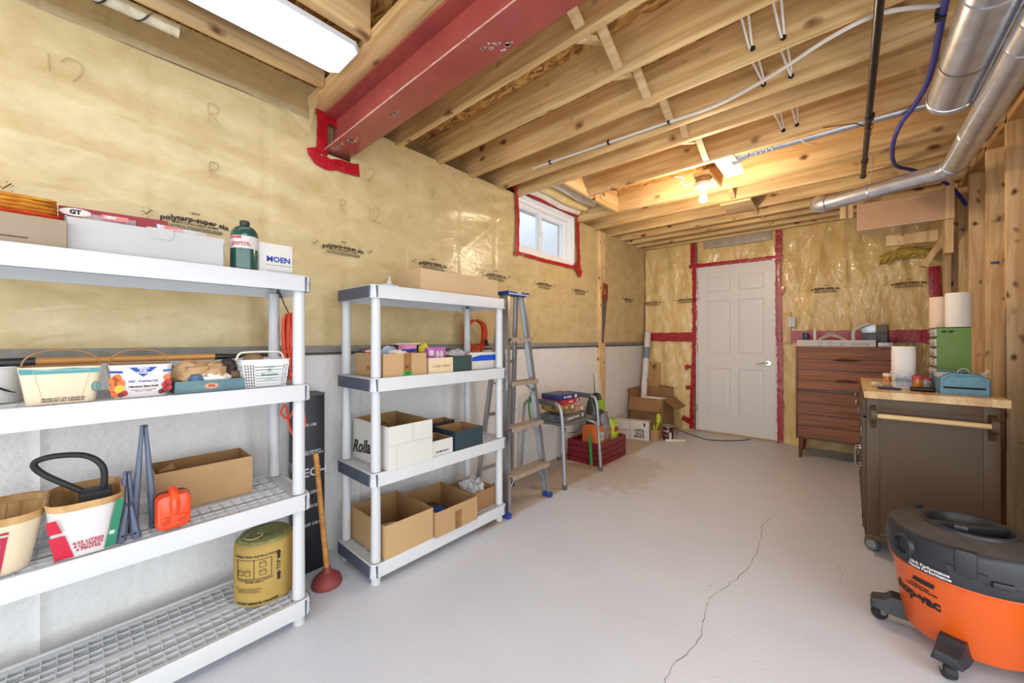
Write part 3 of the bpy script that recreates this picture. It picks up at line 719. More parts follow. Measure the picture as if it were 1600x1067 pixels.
# drywall offcut box at the far right
t = thing('drywall_offcut', 'long brown drywall offcut screwed up under the elbowed duct', 'panel', (2.212, 4.30, 2.075))
dwl = mat('drywall_paper', (206, 168, 136), .8, var=.08, vs=4)
G().m(dwl).box((0, -.012, 0), (.49, .0, .215)).make('panel', t)
G().m(mat('gypsum_edge', (232, 222, 210), .9)).box((-.001, -.0125, -.002), (.491, .0, .001)).box((-.002, -.0125, 0), (.0, 0, .215)).make('gypsum_edge', t)
scr = mat('chalk_scratch', (230, 214, 196), .8)
for pts in ([(.03, .165), (.18, .172)], [(.05, .105), (.062, .122)], [(.235, .10), (.24, .12)], [(.232, .115), (.246, .118)], [(.24, .125), (.247, .135)], [(.20, .185), (.46, .20)]):
    G().m(scr).tube([(a, -.0125, b_) for a, b_ in pts], .0015, 4).make('scratch', t)
# framing around it
t = thing('wood_framing', 'short wood blocking and brace framing under the far right duct', 'framing', (2.70, 4.30, 1.60))
for a, b_ in (((0, -.02, .47), (.045, .10, .80)), ((.005, .02, .22), (.045, .14, .47)), ((-.60, .1, .62), (-.56, .14, .80)), ((-.56, .12, .62), (-.515, .16, .80)), ((-.30, .3, .37), (.0, .34, .46))):
    G().m(stud_w).box(a, b_, .001).make('block', t)
M = Matrix.Translation((-.10, .28, .18)) @ Matrix.Rotation(math.radians(28), 4, 'Y')
G().m(stud_w).box((0, 0, 0), (.04, .09, .34), M=M).make('brace', t)
# foil hose above the top left film
t = thing('wrapped_pipe', 'cream wrapped pipe end with black straps above the top left film', 'pipe', (.13, -.6, 2.42))
crm = mat('cream_wrap', (206, 196, 170), .7, var=.25, vs=25)
G().m(crm).cyl((0, -.3, 0), (0, .86, 0), .026, n=16).make('pipe', t)
g = G().m(black_pl)
P = [(.027*math.cos(k*.45), .25+k*.0075, .027*math.sin(k*.45)) for k in range(80)]; g.tube(P, .0035, 5); g.make('strap', t)
# ================================================================== SHELVES
TIER = [.105, .535, .985, 1.43]
SW, SL = .38, .93          # depth (x) and length (y)
def rib_deck(g, top, h):
    sl = SL
    y0, y1 = -sl/2+.03, sl/2-.03; zt, zb = top-.006, top-.024
    rows = [(-.165, -.105), (-.085, -.025), (.025, .085), (.105, .165)] if False else [(-.160, -.095), (-.080, -.015), (.015, .080), (.095, .160)]
    # solid strips
    for a, b_ in ((-.19, -.160), (-.015, .015), (.160, .19)): g.box((a, y0, zb), (b_, y1, zt))
    for a in (-.0955, -.080, .080-.0, .095): pass
    for x in (-.128, -.0875, -.0475, .0475, .0875, .128): g.box((x-.0022, y0, zb), (x+.0022, y1, zt))
    g.box((-.095, y0, zb), (-.080, y1, zt)); g.box((.080, y0, zb), (.095, y1, zt))
    k = int((y1-y0)/.034)
    for i in range(k+1):
        y = y0+(y1-y0)*i/k; g.box((-.160, y-.0018, zb), (-.015, y+.0018, zt-.001)); g.box((.015, y-.0018, zb), (.160, y+.0018, zt-.001))
def shelf_panel(parent, top, last=False):
    g = G().m(shelf_pl); h = .064; r_ = .028; w_, l_ = SW, SL
    outer = lambda z, e=0: rrect(w_-2*e, l_-2*e, r_-e*.6, z, 5)
    g.loft([outer(top-.004, .010), outer(top, .006), outer(top, .002), outer(top-.004, 0), outer(top-h, -.002), outer(top-h, .003), outer(top-.010, .005), outer(top-.010, .010), outer(top-.004, .010)], (False, False))
    g.box((-w_/2+.006, -l_/2+.006, top-.024), (w_/2-.006, -l_/2+.055, top-.004)); g.box((-w_/2+.006, l_/2-.055, top-.024), (w_/2-.006, l_/2-.006, top-.004))
    rib_deck(g, top, h)
    p = g.make('shelf_panel', parent)
    for s_ in (-1, 1):
        g = G().m(cap_pl); y = s_*(l_/2+.0025)
        P = [(-w_/2+.03, y), (-w_/2-.001, y-s_*.028), (-w_/2-.003, y-s_*.028), (-w_/2-.003, y-s_*.024), (-w_/2+.026, y+s_*.002), (w_/2-.026, y+s_*.002), (w_/2+.003, y-s_*.024), (w_/2+.003, y-s_*.028), (w_/2+.001, y-s_*.028), (w_/2-.03, y)]
        g.prism(P, lambda a, b_: (a, b_, top-h+.002), lambda a, b_: (a, b_, top-.005)); g.make('end_cap', p)
    return p
def shelf_unit(loc, label, sl=.93):
    global SL
    SL = sl
    t = thing('storage_shelf', label, 'shelf', loc, group=None)
    for z in TIER: shelf_panel(t, z)
    for sx_ in (-1, 1):
        for sy in (-1, 1):
            x, y = sx_*(SW/2-.036), sy*(SL/2-.036)
            g = G().m(shelf_pl); zs_ = [(0, .041)]+[(TIER[i], TIER[i+1]-.05) for i in range(3)]
            for a, b_ in zs_: g.cyl((x, y, a-.0), (x, y, b_), .0235, .0215, n=18)
            g.make('post', t)
    return t
shelf_unit((.31, .03, 0), 'white plastic four-tier shelf at the left edge with fruit baskets', 1.20)
shelf_unit((.31, 1.365, 0), 'white plastic four-tier shelf in the middle, beside the step ladder')

def carton(name, label, cat, loc, w_, d, h, m_=card, m_in=card_in, rz=0, flaps=(), t_=.004, group=None, notch=True):
    """open carton, origin centre of base; w along x, d along y"""
    t = thing(name, label, cat, loc, rz, group)
    g = G().m(m_); a, b_ = w_/2, d/2
    oo = [(-a, -b_), (a, -b_), (a, b_), (-a, b_)]; ii = [(-a+t_, -b_+t_), (a-t_, -b_+t_), (a-t_, b_-t_), (-a+t_, b_-t_)]
    jit = [rnd.uniform(-.002, .002) for _ in range(4)]
    V0 = [g.v((x, y, 0)) for x, y in oo]; V1 = [g.v((x+jit[i], y+jit[-i], h)) for i, (x, y) in enumerate(oo)]; V2 = [g.v((x+jit[i], y+jit[-i], h)) for i, (x, y) in enumerate(ii)]; V3 = [g.v((x, y, t_)) for x, y in ii]
    g.f(V0[::-1])
    for i in range(4):
        j = (i+1) % 4; g.f([V0[i], V0[j], V1[j], V1[i]]); g.f([V1[i], V1[j], V2[j], V2[i]])
    g.m(m_in)
    for i in range(4):
        j = (i+1) % 4; g.f([V2[i], V2[j], V3[j], V3[i]])
    g.f(V3); g.make('box_body', t, fix=False)
    # flaps: (side, length, angle from vertical outward in degrees)
    for side, ln, an in flaps:
        A = math.radians(an); n = {'+x': (1,0), '-x': (-1,0), '+y': (0,1), '-y': (0,-1)}[side]; tx = (-n[1], n[0]); half = (b_ if n[0] else a)-.003
        c0 = Vector((n[0]*a, n[1]*b_, h)); T = Vector((tx[0], tx[1], 0)); D = Vector((n[0]*math.sin(A), n[1]*math.sin(A), math.cos(A))); Nn = T.cross(D)*.0035
        g = G().m(m_); q = [c0-T*half, c0+T*half, c0+T*(half-.01)+D*ln, c0-T*(half-.01)+D*ln]
        g.loft([[p for p in q], [p+Nn for p in q]], smooth=False); g.make('flap', t)
    return t
def solid_box(name, label, cat, loc, w_, d, h, m_, rz=0, group=None, bev=.0015, lid=None):
    t = thing(name, label, cat, loc, rz, group)
    G().m(m_).box((-w_/2, -d/2, 0), (w_/2, d/2, h), bev).make('box_body', t)
    return t
def clump(m_, c, s_, seed, name, parent, nu=22, nv=14, amp=.35, fr=3, M=None):
    g = G().m(m_); c = Vector(c)
    def fn(u, v):
        a, b_ = 2*PI*u, PI*(v-.5)*.999
        d = Vector((math.cos(a)*math.cos(b_), math.sin(a)*math.cos(b_), math.sin(b_)))
        k = 1+amp*MN.noise(d*fr+Vector((seed, seed*2, 0)))+amp*.4*MN.noise(d*fr*2.7+Vector((seed, 0, 3)))
        p = Vector((d.x*s_[0], d.y*s_[1], max(d.z, -.75)*s_[2]))*k
        return c+(M @ p if M else p)
    g.grid(nu, nv, fn); bmesh.ops.remove_doubles(g.bm, verts=g.bm.verts[:], dist=1e-5)
    return g.make(name, parent)
ZT = 1.4275; Z2 = .9825; Z3 = .5325; Z4 = .1025     # deck heights

# ---- left shelf, top tier
dimc = mat('grey_brown_cardboard', (158, 140, 118), .85, var=.1, vs=20, stretch=(1,1,.2))
t = thing('cardboard_box', 'flat grey-brown cardboard box on the top tier at the left edge', 'box', (.33, -.16, ZT))
G().m(dimc).box((-.13, -.15, 0), (.13, .13, .088), .003).make('box_body', t)
G().m(mat('slot_shadow', (90, 74, 58), .9)).box((.1301, -.02, .022), (.1306, .06, .026)).make('slot', t)
t = thing('folded_cloth', 'folded mustard and orange cloths on the flat grey-brown box', 'cloth', (.36, -.12, ZT+.089))
def cloth(m_, z0, h, n, sx_, sy, dy=0):
    g = G().m(m_)
    for k in range(n):
        zz = z0+k*h; R = []
        for j in range(15):
            u = j/14; y = -sy+2*sy*u+dy; w_ = sx_*(1-.05*k)
            e = max(.0, 1-abs(2*u-1)**6)*h*.62+.001
            R.append([(w_*math.cos(a)*(1 if abs(math.cos(a)) < .99 else 1)+.006*MN.noise(Vector((k, u*5, a))), y+.006*MN.noise(Vector((k*3, a, u*3))), zz+h*.55+e*math.sin(a)+.003*MN.noise(Vector((u*6, k, a*2)))) for a in [2*PI*i/14 for i in range(14)]])
        g.loft(R)
    return g
cloth(mat('orange_cloth', (222, 96, 44), .95, bump=.6, bs=150), 0, .009, 2, .07, .078, .0).make('orange_cloth', t, label='orange folded cloth at the bottom')
cloth(mat('mustard_cloth', (214, 150, 44), .95, bump=.6, bs=150, var=.12, vs=15), .018, .012, 4, .066, .072, -.004).make('mustard_cloth', t)

t = thing('mailer_box', 'long pale grey open mailer box on the top tier with retail packs inside', 'box', (.33, .163, ZT), math.radians(-4))
mb = mat('grey_white_card', (178, 177, 175), .55, var=.06, vs=3)
g = G().m(mb); g.box((.112, -.19, 0), (.116, .19, .108)).box((-.116, -.19, 0), (-.112, .19, .108)).box((-.116, -.19, 0), (.116, -.186, .110)).box((-.116, .186, 0), (.116, .19, .092)).box((-.112, -.186, 0), (.112, .186, .003)); g.make('box_body', t)
G().m(mat('slot_shadow2', (96, 88, 84), .9)).box((.1161, -.04, .003), (.1166, .13, .008)).make('slot', t)
g = G().m(mb); g.prism([(-.035, 0), (.03, 0), (.03, -.028), (.022, -.036), (-.022, -.036), (-.03, -.028)], lambda a, b_: (.1165, a+.02, .112+b_), lambda a, b_: (.119, a+.02, .112+b_)); g.make('tuck_tab', t)
tp = thing('blister_pack', 'maroon retail card with a clear bubble standing in the mailer box', 'package', (.37, .075, ZT+.004), math.radians(-8))
mar = mat('maroon_card', (140, 34, 44), .5)
G().m(mar).box((-.002, -.125, .0), (.002, .125, .150), .001).make('card', tp)
G().m(mat('white_label', (232, 228, 224), .5)).prism([(.034*math.cos(a)-.09, .012*math.sin(a)+.135) for a in [k*PI/8 for k in range(16)]], lambda a, b_: (.0022, a, b_), lambda a, b_: (.003, a, b_)).make('logo_oval', tp)
text('GT', .018, ink, tp, (.0034, -.09, .135), (0,1,0), (0,0,1), weight=.0012)
clr = mat('clear_plastic', (232, 234, 236), .08, alpha=.35, coat=1)
g = G().m(clr); g.grid(16, 8, lambda u, v: (.004+.035*math.sin(PI*u)*math.sin(PI*v*.98), -.075+.12*u, .02+.115*v)); g.make('bubble', tp)
G().m(mat('pale_red_print', (222, 120, 120), .6)).box((.0375, -.03, .118), (.0385, .03, .132)).make('sticker', tp)
text('NEW', .011, white_ink, tp, (.0390, -.01, .125), (0,1,0), (0,0,1), weight=.0004)
tp = thing('blister_pack', 'clear plastic pack with a small red and white label in the mailer box', 'package', (.40, .235, ZT+.004), math.radians(10))
g = G().m(clr); g.grid(16, 8, lambda u, v: (.03*math.sin(PI*u)*math.sin(PI*v*.98), -.07+.14*u, .02+.110*v), True); g.make('bubble', tp)
G().m(mat('frosted_white', (226, 228, 232), .4, alpha=.85)).box((-.003, -.065, .0), (-.001, .065, .128)).make('backing_card', tp)
G().m(mat('pale_red_print', (0,0,0))).box((.006, -.05, .112), (.007, .0, .127)).make('sticker', tp)

t = thing('propane_cylinder', 'green camping propane cylinder between the mailer box and the white box', 'gas cylinder', (.425, .415, ZT))
pg = mat('green_enamel', (22, 72, 62), .22, coat=.6)
G().m(pg).lathe([(0, .0), (.040, .0), (.045, .006), (.046, .012), (.046, .135), (.043, .152), (.034, .167), (.020, .176), (.014, .178), (0, .178)], n=32).make('tank', t)
G().m(black_pl).lathe([(.014, .176), (.015, .178), (.0165, .182), (.0165, .194), (.013, .197), (0, .197)], n=20).make('cap', t)
lb = mat('cylinder_label', (196, 190, 186), .4)
G().m(lb).grid(20, 1, lambda u, v: (.0465*math.cos(-2.0+3.3*u), .0465*math.sin(-2.0+3.3*u), .085+.047*v)).make('label', t)
def cylfn(r_, z0, a0): return lambda x, y: (r_*math.cos(a0+x/r_), r_*math.sin(a0+x/r_), z0+y)
text('DANGER', .012, red_ink, t, None, 0, 0, fn=cylfn(.0469, .125, -.95), weight=.0008)
text('PROPANE FUEL\nNET WT 16.4 OZ', .009, red_ink, t, None, 0, 0, fn=cylfn(.0469, .101, -.55), weight=.0004)
t = solid_box('faucet_box', 'small white and blue carton with blue lettering on the top tier', 'box', (.385, .515, ZT), .11, .125, .125, card_w)
text('MOEN', .030, blue_ink, t, (.0555, .012, .062), (0,1,0), (0,0,1), weight=.0012)
text('Buy it for looks. Buy it for life.', .0075, ink, t, (.0555, .012, .040), (0,1,0), (0,0,1))
G().m(mat('pale_blue_stripe', (130, 144, 176), .6)).box((.0551, -.03, .008), (.0556, .062, .012)).box((.0551, -.03, .016), (.0556, .062, .018)).make('stripe', t)

# ---- left shelf, second tier
def basket(label, loc, w_, d, h, m_, hm, rz=0, ins=None, taper=.82):
    t = thing('fruit_basket', label, 'basket', loc, rz)
    R = lambda s_, z, e: rrect((w_-e)*s_, (d-e)*s_, .02*s_, z, 4)
    g = G().m(m_); g.loft([R(taper, 0, 0), R((1+taper)/2, h*.5, 0), R(1, h, 0), R(1, h, .006)], (True, False)); g.m(ins or card_in); g.loft([R(1, h, .006), R(taper, .004, .006)], (False, True)); g.make('basket_body', t, fix=False)
    if hm:
        P = [(0, (d/2-.004)*math.cos(a), h-.004+.052*math.sin(a)**.8) for a in [PI*k/16 for k in range(17)]]
        G().m(hm).tube(P, .0024, 6).make('handle', t)
    return t
crm2 = mat('cream_print_card', (222, 204, 174), .6, var=.06, vs=6)
teal = mat('teal_print', (74, 142, 146), .5)
hnd = mat('cane_handle', (160, 112, 62), .5)
b1 = basket('cream and teal cardboard fruit basket, second tier at the left', (.385, -.040, Z2), .15, .162, .108, crm2, hnd)
def slant(x0, s_, h, d=.0012):  # front panel plane of a tapered basket
    return lambda a, z: (x0*(s_+(1-s_)*z/h)+d, a, z)
F1 = slant(.075, .82, .108)
g = G().m(teal); g.prism([(-.075, .088), (.075, .088), (.077, .100), (.02, .104), (-.03, .100), (-.077, .104)], lambda a, b_: F1(a, b_), lambda a, b_: (F1(a, b_)[0]+.0006,)+F1(a, b_)[1:]); g.make('teal_band', b1)
g = G().m(crm2); g.tube([F1(-.052, .098), F1(-.036, .01)], .0009, 4).tube([F1(.056, .098), F1(.036, .01)], .0009, 4).tube([F1(-.05, .098), F1(.054, .098)], .0012, 4); g.make('panel_fold', b1)
text('PRODUCT OF CANADA\nPRODUIT DU CANADA', .0078, ink, b1, F1(.003, .012), (0,1,0), (.12,0,1), weight=.0002)
g = G().m(teal); g.tube([F1(.068+.009*math.cos(a), .045+.013*math.sin(a)) for a in [k*PI/8 for k in range(17)]], .0016, 4); g.make('emblem', b1)
text('O', .014, teal, b1, F1(.068, .045), (0,1,0), (.12,0,1), weight=.0008)
b2 = basket('white fruit basket printed with fruit and a blue triangle, second tier', (.385, .128, Z2), .15, .152, .106, mat('white_print_card', (210, 206, 204), .5), hnd, rz=math.radians(0))
F2 = slant(.075, .82, .106)
bl = mat('royal_blue_print', (32, 66, 150), .5)
g = G().m(bl); E_ = lambda d: (lambda a, b_: (F2(a, b_)[0]+d,)+F2(a, b_)[1:])
g.prism([(-.030, .097), (.036, .097), (.003, .066)], E_(0), E_(.0006)); g.prism([(-.074, .082), (-.044, .080), (-.044, .087), (-.074, .089)], E_(0), E_(.0006)); g.prism([(.050, .080), (.074, .082), (.074, .088), (.050, .086)], E_(0), E_(.0006)); g.make('blue_print', b2)
text("Ontario\nFruit\nd'Ontario", .0085, white_ink, b2, E_(.001)(.003, .087), (0,1,0), (.12,0,1), weight=.0003)
text('NSF   Fruitree Ltd.', .0092, blue_ink, b2, E_(.001)(.004, .052), (0,1,0), (.12,0,1), weight=.0002)
text("Niagara's Best Fruit", .0088, ink, b2, E_(.001)(.004, .035), (0,1,0), (.12,0,1), weight=.0003, shear=.2)
text('PRODUCT OF CANADA\nQUALITY FRESH', .0055, red_ink, b2, E_(.001)(.004, .022), (0,1,0), (.12,0,1))
fr = [mat('peach_print', (214, 110, 46), .5), mat('yellow_print', (214, 182, 60), .5), mat('apple_print', (176, 44, 40), .5), mat('plum_print', (120, 34, 46), .5)]
for a, z, r_, k in ((-.064, .058, .011, 0), (-.056, .066, .010, 0), (-.050, .048, .012, 0), (-.062, .034, .012, 0), (-.050, .030, .012, 1), (-.060, .016, .010, 0), (-.040, .016, .008, 2), (-.048, .012, .007, 3), (.060, .060, .009, 0), (.063, .044, .010, 2), (.056, .036, .009, 2), (.064, .026, .010, 2), (.054, .018, .008, 3), (.046, .014, .007, 3)):
    g = G().m(fr[k]); g.prism([(a+r_*math.cos(i*PI/6), z+r_*1.15*math.sin(i*PI/6)) for i in range(12)], E_(.0002*k), E_(.0012+.0003*k)); g.make('fruit_print', b2)

t = thing('garden_tool', 'wooden handled tool with black grips lying across the fruit baskets', 'tool', (.30, 0, Z2+.119))
wh = wood('tool_handle_wood', (206, 146, 74), (176, 118, 54), 'y', rough=.4, knots=False, grain=60)
G().m(wh).cyl((0, -.095, 0), (0, .345, .001), .0115, n=16).make('shaft', t)
G().m(black_pl).cyl((0, -.30, -.004), (0, -.095, 0), .0125, .0135, n=16).make('grip', t); G().m(black_pl).cyl((0, .345, 0), (0, .43, .0), .0125, .008, n=16).make('grip', t)
t = thing('pail', 'white plastic pail with a black swoosh behind the cream basket', 'pail', (.255, -.185, Z2))
G().m(white_pl).lathe([(0, 0), (.062, 0), (.070, .10), (.074, .102), (.074, .107), (.066, .107), (.058, .004), (0, .004)], n=28).make('pail_body', t)
G().m(black_pl).tube([(.070*math.cos(.10*k+.05)*1.01, .070*math.sin(.10*k+.05)*1.01, .062-.035*math.sin(k*.16)) for k in range(9)], [.001, .002, .003, .003, .003, .003, .002, .0015, .001], 6).make('swoosh', t)

t = carton('picture_tray', 'low blue-green printed tray heaped with gloves and rags, second tier', 'tray', (.380, .308, Z2), .15, .20, .042, mat('bluegreen_print', (96, 128, 130), .5, c2=(70, 104, 120), vs=20), card_in)
g = G().m(mat('orange_oval', (206, 150, 110), .5)); g.prism([(.020*math.cos(a)+.0, .010*math.sin(a)+.021) for a in [k*PI/8 for k in range(16)]], lambda a, b_: (.0752, a, b_), lambda a, b_: (.0757, a, b_)); g.make('oval', t)
text('996', .013, red_ink, t, (.0759, 0, .021), (0,1,0), (0,0,1), weight=.0006)
glv = mat('tan_leather', (186, 150, 108), .85, var=.15, vs=15, bump=.5, bs=60)
t2 = thing('work_gloves', 'tan leather work gloves heaped in the blue-green tray', 'gloves', (.385, .285, Z2+.03))
clump(glv, (0, -.02, .035), (.055, .062, .045), 3.2, 'glove', t2); clump(glv, (.01, .035, .038), (.045, .045, .036), 8.2, 'glove', t2)
t2 = thing('white_rag', 'crumpled white rag under the tan gloves', 'rag', (.420, .315, Z2+.03)); clump(mat('white_cloth', (226, 218, 208), .9, bump=.4, bs=60), (0, 0, .012), (.028, .055, .024), 1.4, 'rag', t2)
t2 = thing('rag_ball', 'blue-grey knotted rag ball at the front of the tray', 'rag', (.438, .268, Z2+.036)); clump(mat('denim_blue', (84, 108, 140), .9, var=.3, vs=50, bump=.6, bs=90), (0, 0, .012), (.017, .021, .016), 6.1, 'rag', t2)
t2 = thing('dark_gloves', 'dark brown gloves at the back right of the tray', 'gloves', (.35, .375, Z2+.03)); clump(mat('dark_leather', (66, 56, 48), .8, var=.3, vs=20), (0, 0, .035), (.05, .035, .045), 2.9, 'glove', t2); clump(mat('olive_leather', (120, 100, 74), .8, var=.3, vs=20), (.04, .015, .015), (.02, .03, .022), 5.9, 'glove', t2)
t2 = thing('dark_bag', 'dark folded bag at the left end of the blue-green tray', 'bag', (.30, .212, Z2)); clump(mat('dark_brown_cloth', (62, 44, 40), .9), (0.01, 0, .045), (.045, .014, .05), 4.4, 'bag', t2)

t = thing('plastic_basket', 'white perforated plastic basket with arched handle, second tier right', 'basket', (.385, .480, Z2))
R = lambda s_, z, e=0: rrect((.15-e)*s_, (.165-e)*s_, .012, z, 3)
g = G().m(white_pl); g.loft([R(.84, 0), R(.84, .004), R(.80, .004), R(.80, 0)], (False, False))
g.box((-.055, -.062, 0), (.055, .062, .003))
g.loft([R(1, .088), R(1.0, .104), R(1.04, .106), R(1.04, .109), R(.98, .109), R(.98, .088), R(1, .088)], (False, False))
# side bars leave rows of holes
def wallp(s_, a, z, d=0): k = .84+.16*z/.104; return (s_*.075*k+d, a*k, z)
for s_ in (-1, 1):
    for a in (-.078, -.069, -.060, -.051, -.042, .060, .069, .078): g.prism([(a-.0022, 0), (a+.0022, 0), (a+.0022, .095), (a-.0022, .095)], lambda p, q: wallp(s_, p, q), lambda p, q: wallp(s_, p, q, -s_*.002))
    for z in (.002, .013, .024, .035, .046, .057, .068, .079, .090): g.prism([(-.080, z-.002), (.080, z-.002), (.080, z+.002), (-.080, z+.002)], lambda p, q: wallp(s_, p, q), lambda p, q: wallp(s_, p, q, -s_*.002))
    g.prism([(-.040, 0), (.058, 0), (.058, .095), (-.040, .095)], lambda p, q: wallp(s_, p, q), lambda p, q: wallp(s_, p, q, -s_*.002))
for s_ in (-1, 1):
    for a in (-.07, -.056, -.042, -.028, -.014, 0, .014, .028, .042, .056, .07): g.prism([(a-.002, 0), (a+.002, 0), (a+.002, .095), (a-.002, .095)], lambda p, q: (p*(.84+.16*q/.104), s_*.0825*(.84+.16*q/.104), q), lambda p, q: (p*(.84+.16*q/.104), s_*.0805*(.84+.16*q/.104), q))
    for z in (.002, .015, .028, .041, .054, .067, .080, .090): g.prism([(-.072, z-.002), (.072, z-.002), (.072, z+.002), (-.072, z+.002)], lambda p, q: (p, s_*.0825*(.84+.16*q/.104), q), lambda p, q: (p, s_*.0805*(.84+.16*q/.104), q))
g.make('basket_body', t)
G().m(mat('cream_plastic', (226, 220, 200), .4)).tube(smooth_path([(0, -.084, .104), (0, -.074, .128), (0, -.05, .136), (0, .05, .136), (0, .074, .128), (0, .084, .104)], 6), .004, 8).make('handle', t)
fw = lambda a, z: (wallp(1, a, z)[0]+.0012, a, z)
text('ORIGINAL', .008, green_ink, t, fw(.010, .078), (0,1,0), (.11,0,1)); text('Bluebasket', .013, green_ink, t, fw(.010, .048), (0,1,0), (.11,0,1), weight=.0004, shear=.3); text('NATURAL', .006, green_ink, t, fw(.010, .030), (0,1,0), (.11,0,1))
g = G().m(green_ink); g.tube([fw(.010+.005*math.cos(a), .066+.005*math.sin(a)) for a in [k*PI/5 for k in range(11)]], .0012, 4); g.make('emblem', t)
t2 = thing('burlap_sack', 'small rolled burlap sack inside the white plastic basket', 'sack', (.36, .470, Z2+.004))
clump(mat('burlap', (150, 116, 84), .95, bump=1, bs=120, var=.15, vs=30), (0, -.01, .065), (.045, .045, .062), 7.7, 'sack', t2, amp=.12)
t2 = thing('cloth_bundle', 'dull red cloth bundle in the lower part of the white basket', 'cloth', (.395, .455, Z2+.004)); clump(mat('dull_red_cloth', (140, 60, 54), .9), (0, 0, .03), (.035, .045, .036), 2.2, 'cloth', t2, amp=.2)

# ---- left shelf, third tier
basw = wood('basket_veneer', (200, 160, 106), (166, 122, 70), 'z', knots=False, grain=20)
def quart(label, loc, w_, d, h, rz, front):
    t = thing('fruit_basket', label, 'basket', loc, rz)
    R = lambda s_, z, e=0: rrect((w_-e)*s_, (d-e)*s_, .052*s_, z, 6)
    g = G().m(front); g.loft([R(.80, 0), R(.9, h*.5), R(1, h)], (True, False)); g.m(basw); g.loft([R(1, h), R(1, h, .004), R(.80, .004, .004)], (False, True)); g.make('basket_body', t, fix=False)
    g = G().m(basw); g.loft([R(1.0, h-.018, .004), R(1.0, h, -.003), R(1, h+.003, 0), R(1, h-.0, .009), R(.97, h-.018, .009)], (False, False)); g.make('rim', t)
    g = G().m(card_dk)
    for k in range(9):
        a = -.4+k*.1
        if abs(a) < .45: g.prism([(a*d*.8-.0008, .01), (a*d*.8+.0008, .01), (a*d+.0008, h-.02), (a*d-.0008, h-.02)], lambda p, q: (-(w_/2-.005)*(.8+.2*q/h), p, q), lambda p, q: (-(w_/2-.0065)*(.8+.2*q/h), p, q))
    g.make('stave_joint', t); return t
b3 = quart('round-cornered fruit basket with maroon and cream label at the far left', (.36, -.205, Z3), .25, .265, .155, 0, crm2)
F3 = lambda a, z: (.125*(.8+.2*z/.155)+.0012, a, z)
mg = mat('magenta_print', (172, 34, 66), .5)
E3 = lambda d: (lambda a, b_: (F3(a, b_)[0]+d, a, b_))
g = G().m(mg); g.prism([(-.066, .004), (.058, .004), (.074, .120), (-.074, .120)], E3(0), E3(.0006)); g.make('maroon_label', b3)
g = G().m(crm2); g.prism([(-.06, .045), (.044, .045), (.056, .06), (.060, .085), (.050, .098), (-.066, .098)], E3(.0006), E3(.0012)); g.prism([(-.072, .108), (.072, .108), (.073, .113), (-.072, .113)], E3(.0006), E3(.0012)); g.make('cream_panel', b3)
text('PACKED EXPRESSLY FOR\nTREE-RIPENED FRUIT\nPRODUCE OF CANADA', .0105, ink, b3, F3(-.004, .074), (0,1,0), (.16,0,1), weight=.0003); b3.children[-1].location.x += .0016
text('2   QT.', .030, white_ink, b3, F3(-.000, .022), (0,1,0), (.16,0,1), weight=.002); b3.children[-1].location.x += .0012
t = thing('packing_paper', 'sheet of cream paper tucked inside the far left fruit basket', 'paper', (.36, -.20, Z3+.006))
g = G().m(card_w); g.grid(10, 6, lambda u, v: (-.08+.15*v, -.075+.15*u, .085+.035*math.sin(u*3+1)+.03*v*(1-u)-.02*math.sin(v*5))); g.make('paper', t)
b4 = quart('fruit basket with red, white and green front marked 4 quarts', (.375, .008, Z3), .25, .16, .160, 0, mat('white_print_card', (0,0,0)))
F4 = lambda a, z: (.125*(.8+.2*z/.160)+.0012, a, z)
E4 = lambda d: (lambda a, b_: (F4(a, b_)[0]+d, a, b_))
g = G().m(mat('strawberry_red', (192, 26, 56), .5)); g.prism([(-.060, .004), (-.024, .004), (-.042, .075), (-.072, .075)], E4(0), E4(.0006)); g.prism([(-.072, .085), (-.046, .085), (-.058, .125), (-.076, .125)], E4(0), E4(.0006)); g.make('red_print', b4)
g = G().m(mat('leaf_green_print', (38, 122, 88), .5)); g.prism([(.036, .004), (.060, .010), (.078, .150), (.060, .150)], E4(0), E4(.0006)); g.make('green_print', b4)
text('4.55 LITRES\n4 QUARTS\n4 PINTES', .0128, mg, b4, E4(.001)(.004, .032), (0,1,0), (.16,0,1), weight=.0004)
g = G().m(white_ink)
for k in range(3): a = k*PI/3; c_ = (.052, .050); g.tube([E4(.001)(c_[0]+.008*math.cos(a), c_[1]+.008*math.sin(a)), E4(.001)(c_[0]-.008*math.cos(a), c_[1]-.008*math.sin(a))], .0012, 4)
g.make('flower_mark', b4)
t = thing('bicycle_lock', 'black U-shaped lock standing in the 4 quart basket', 'lock', (.37, .028, Z3+.006))
rub = mat('black_rubber', (36, 36, 38), .6)
G().m(rub).box((-.035, -.035, .075), (.035, .035, .155), .006).make('lock_body', t)
g = G().m(rub); g.tube(smooth_path([(.0, .018, .15), (.0, .016, .22), (-.012, -.02, .262), (-.03, -.085, .272), (-.05, -.125, .255), (-.05, -.105, .215), (-.02, -.03, .152), (-.005, -.018, .14)], 7), .0085, 12); g.make('shackle', t)
G().m(rub).box((-.028, -.028, 0), (.028, .028, .077)).make('lower_housing', t)
t = thing('basket_liner', 'bunched brown paper under the black lock', 'paper', (.345, -.02, Z3+.006)); clump(card_dk, (.0, -.02, .035), (.06, .02, .04), 9.1, 'paper', t)

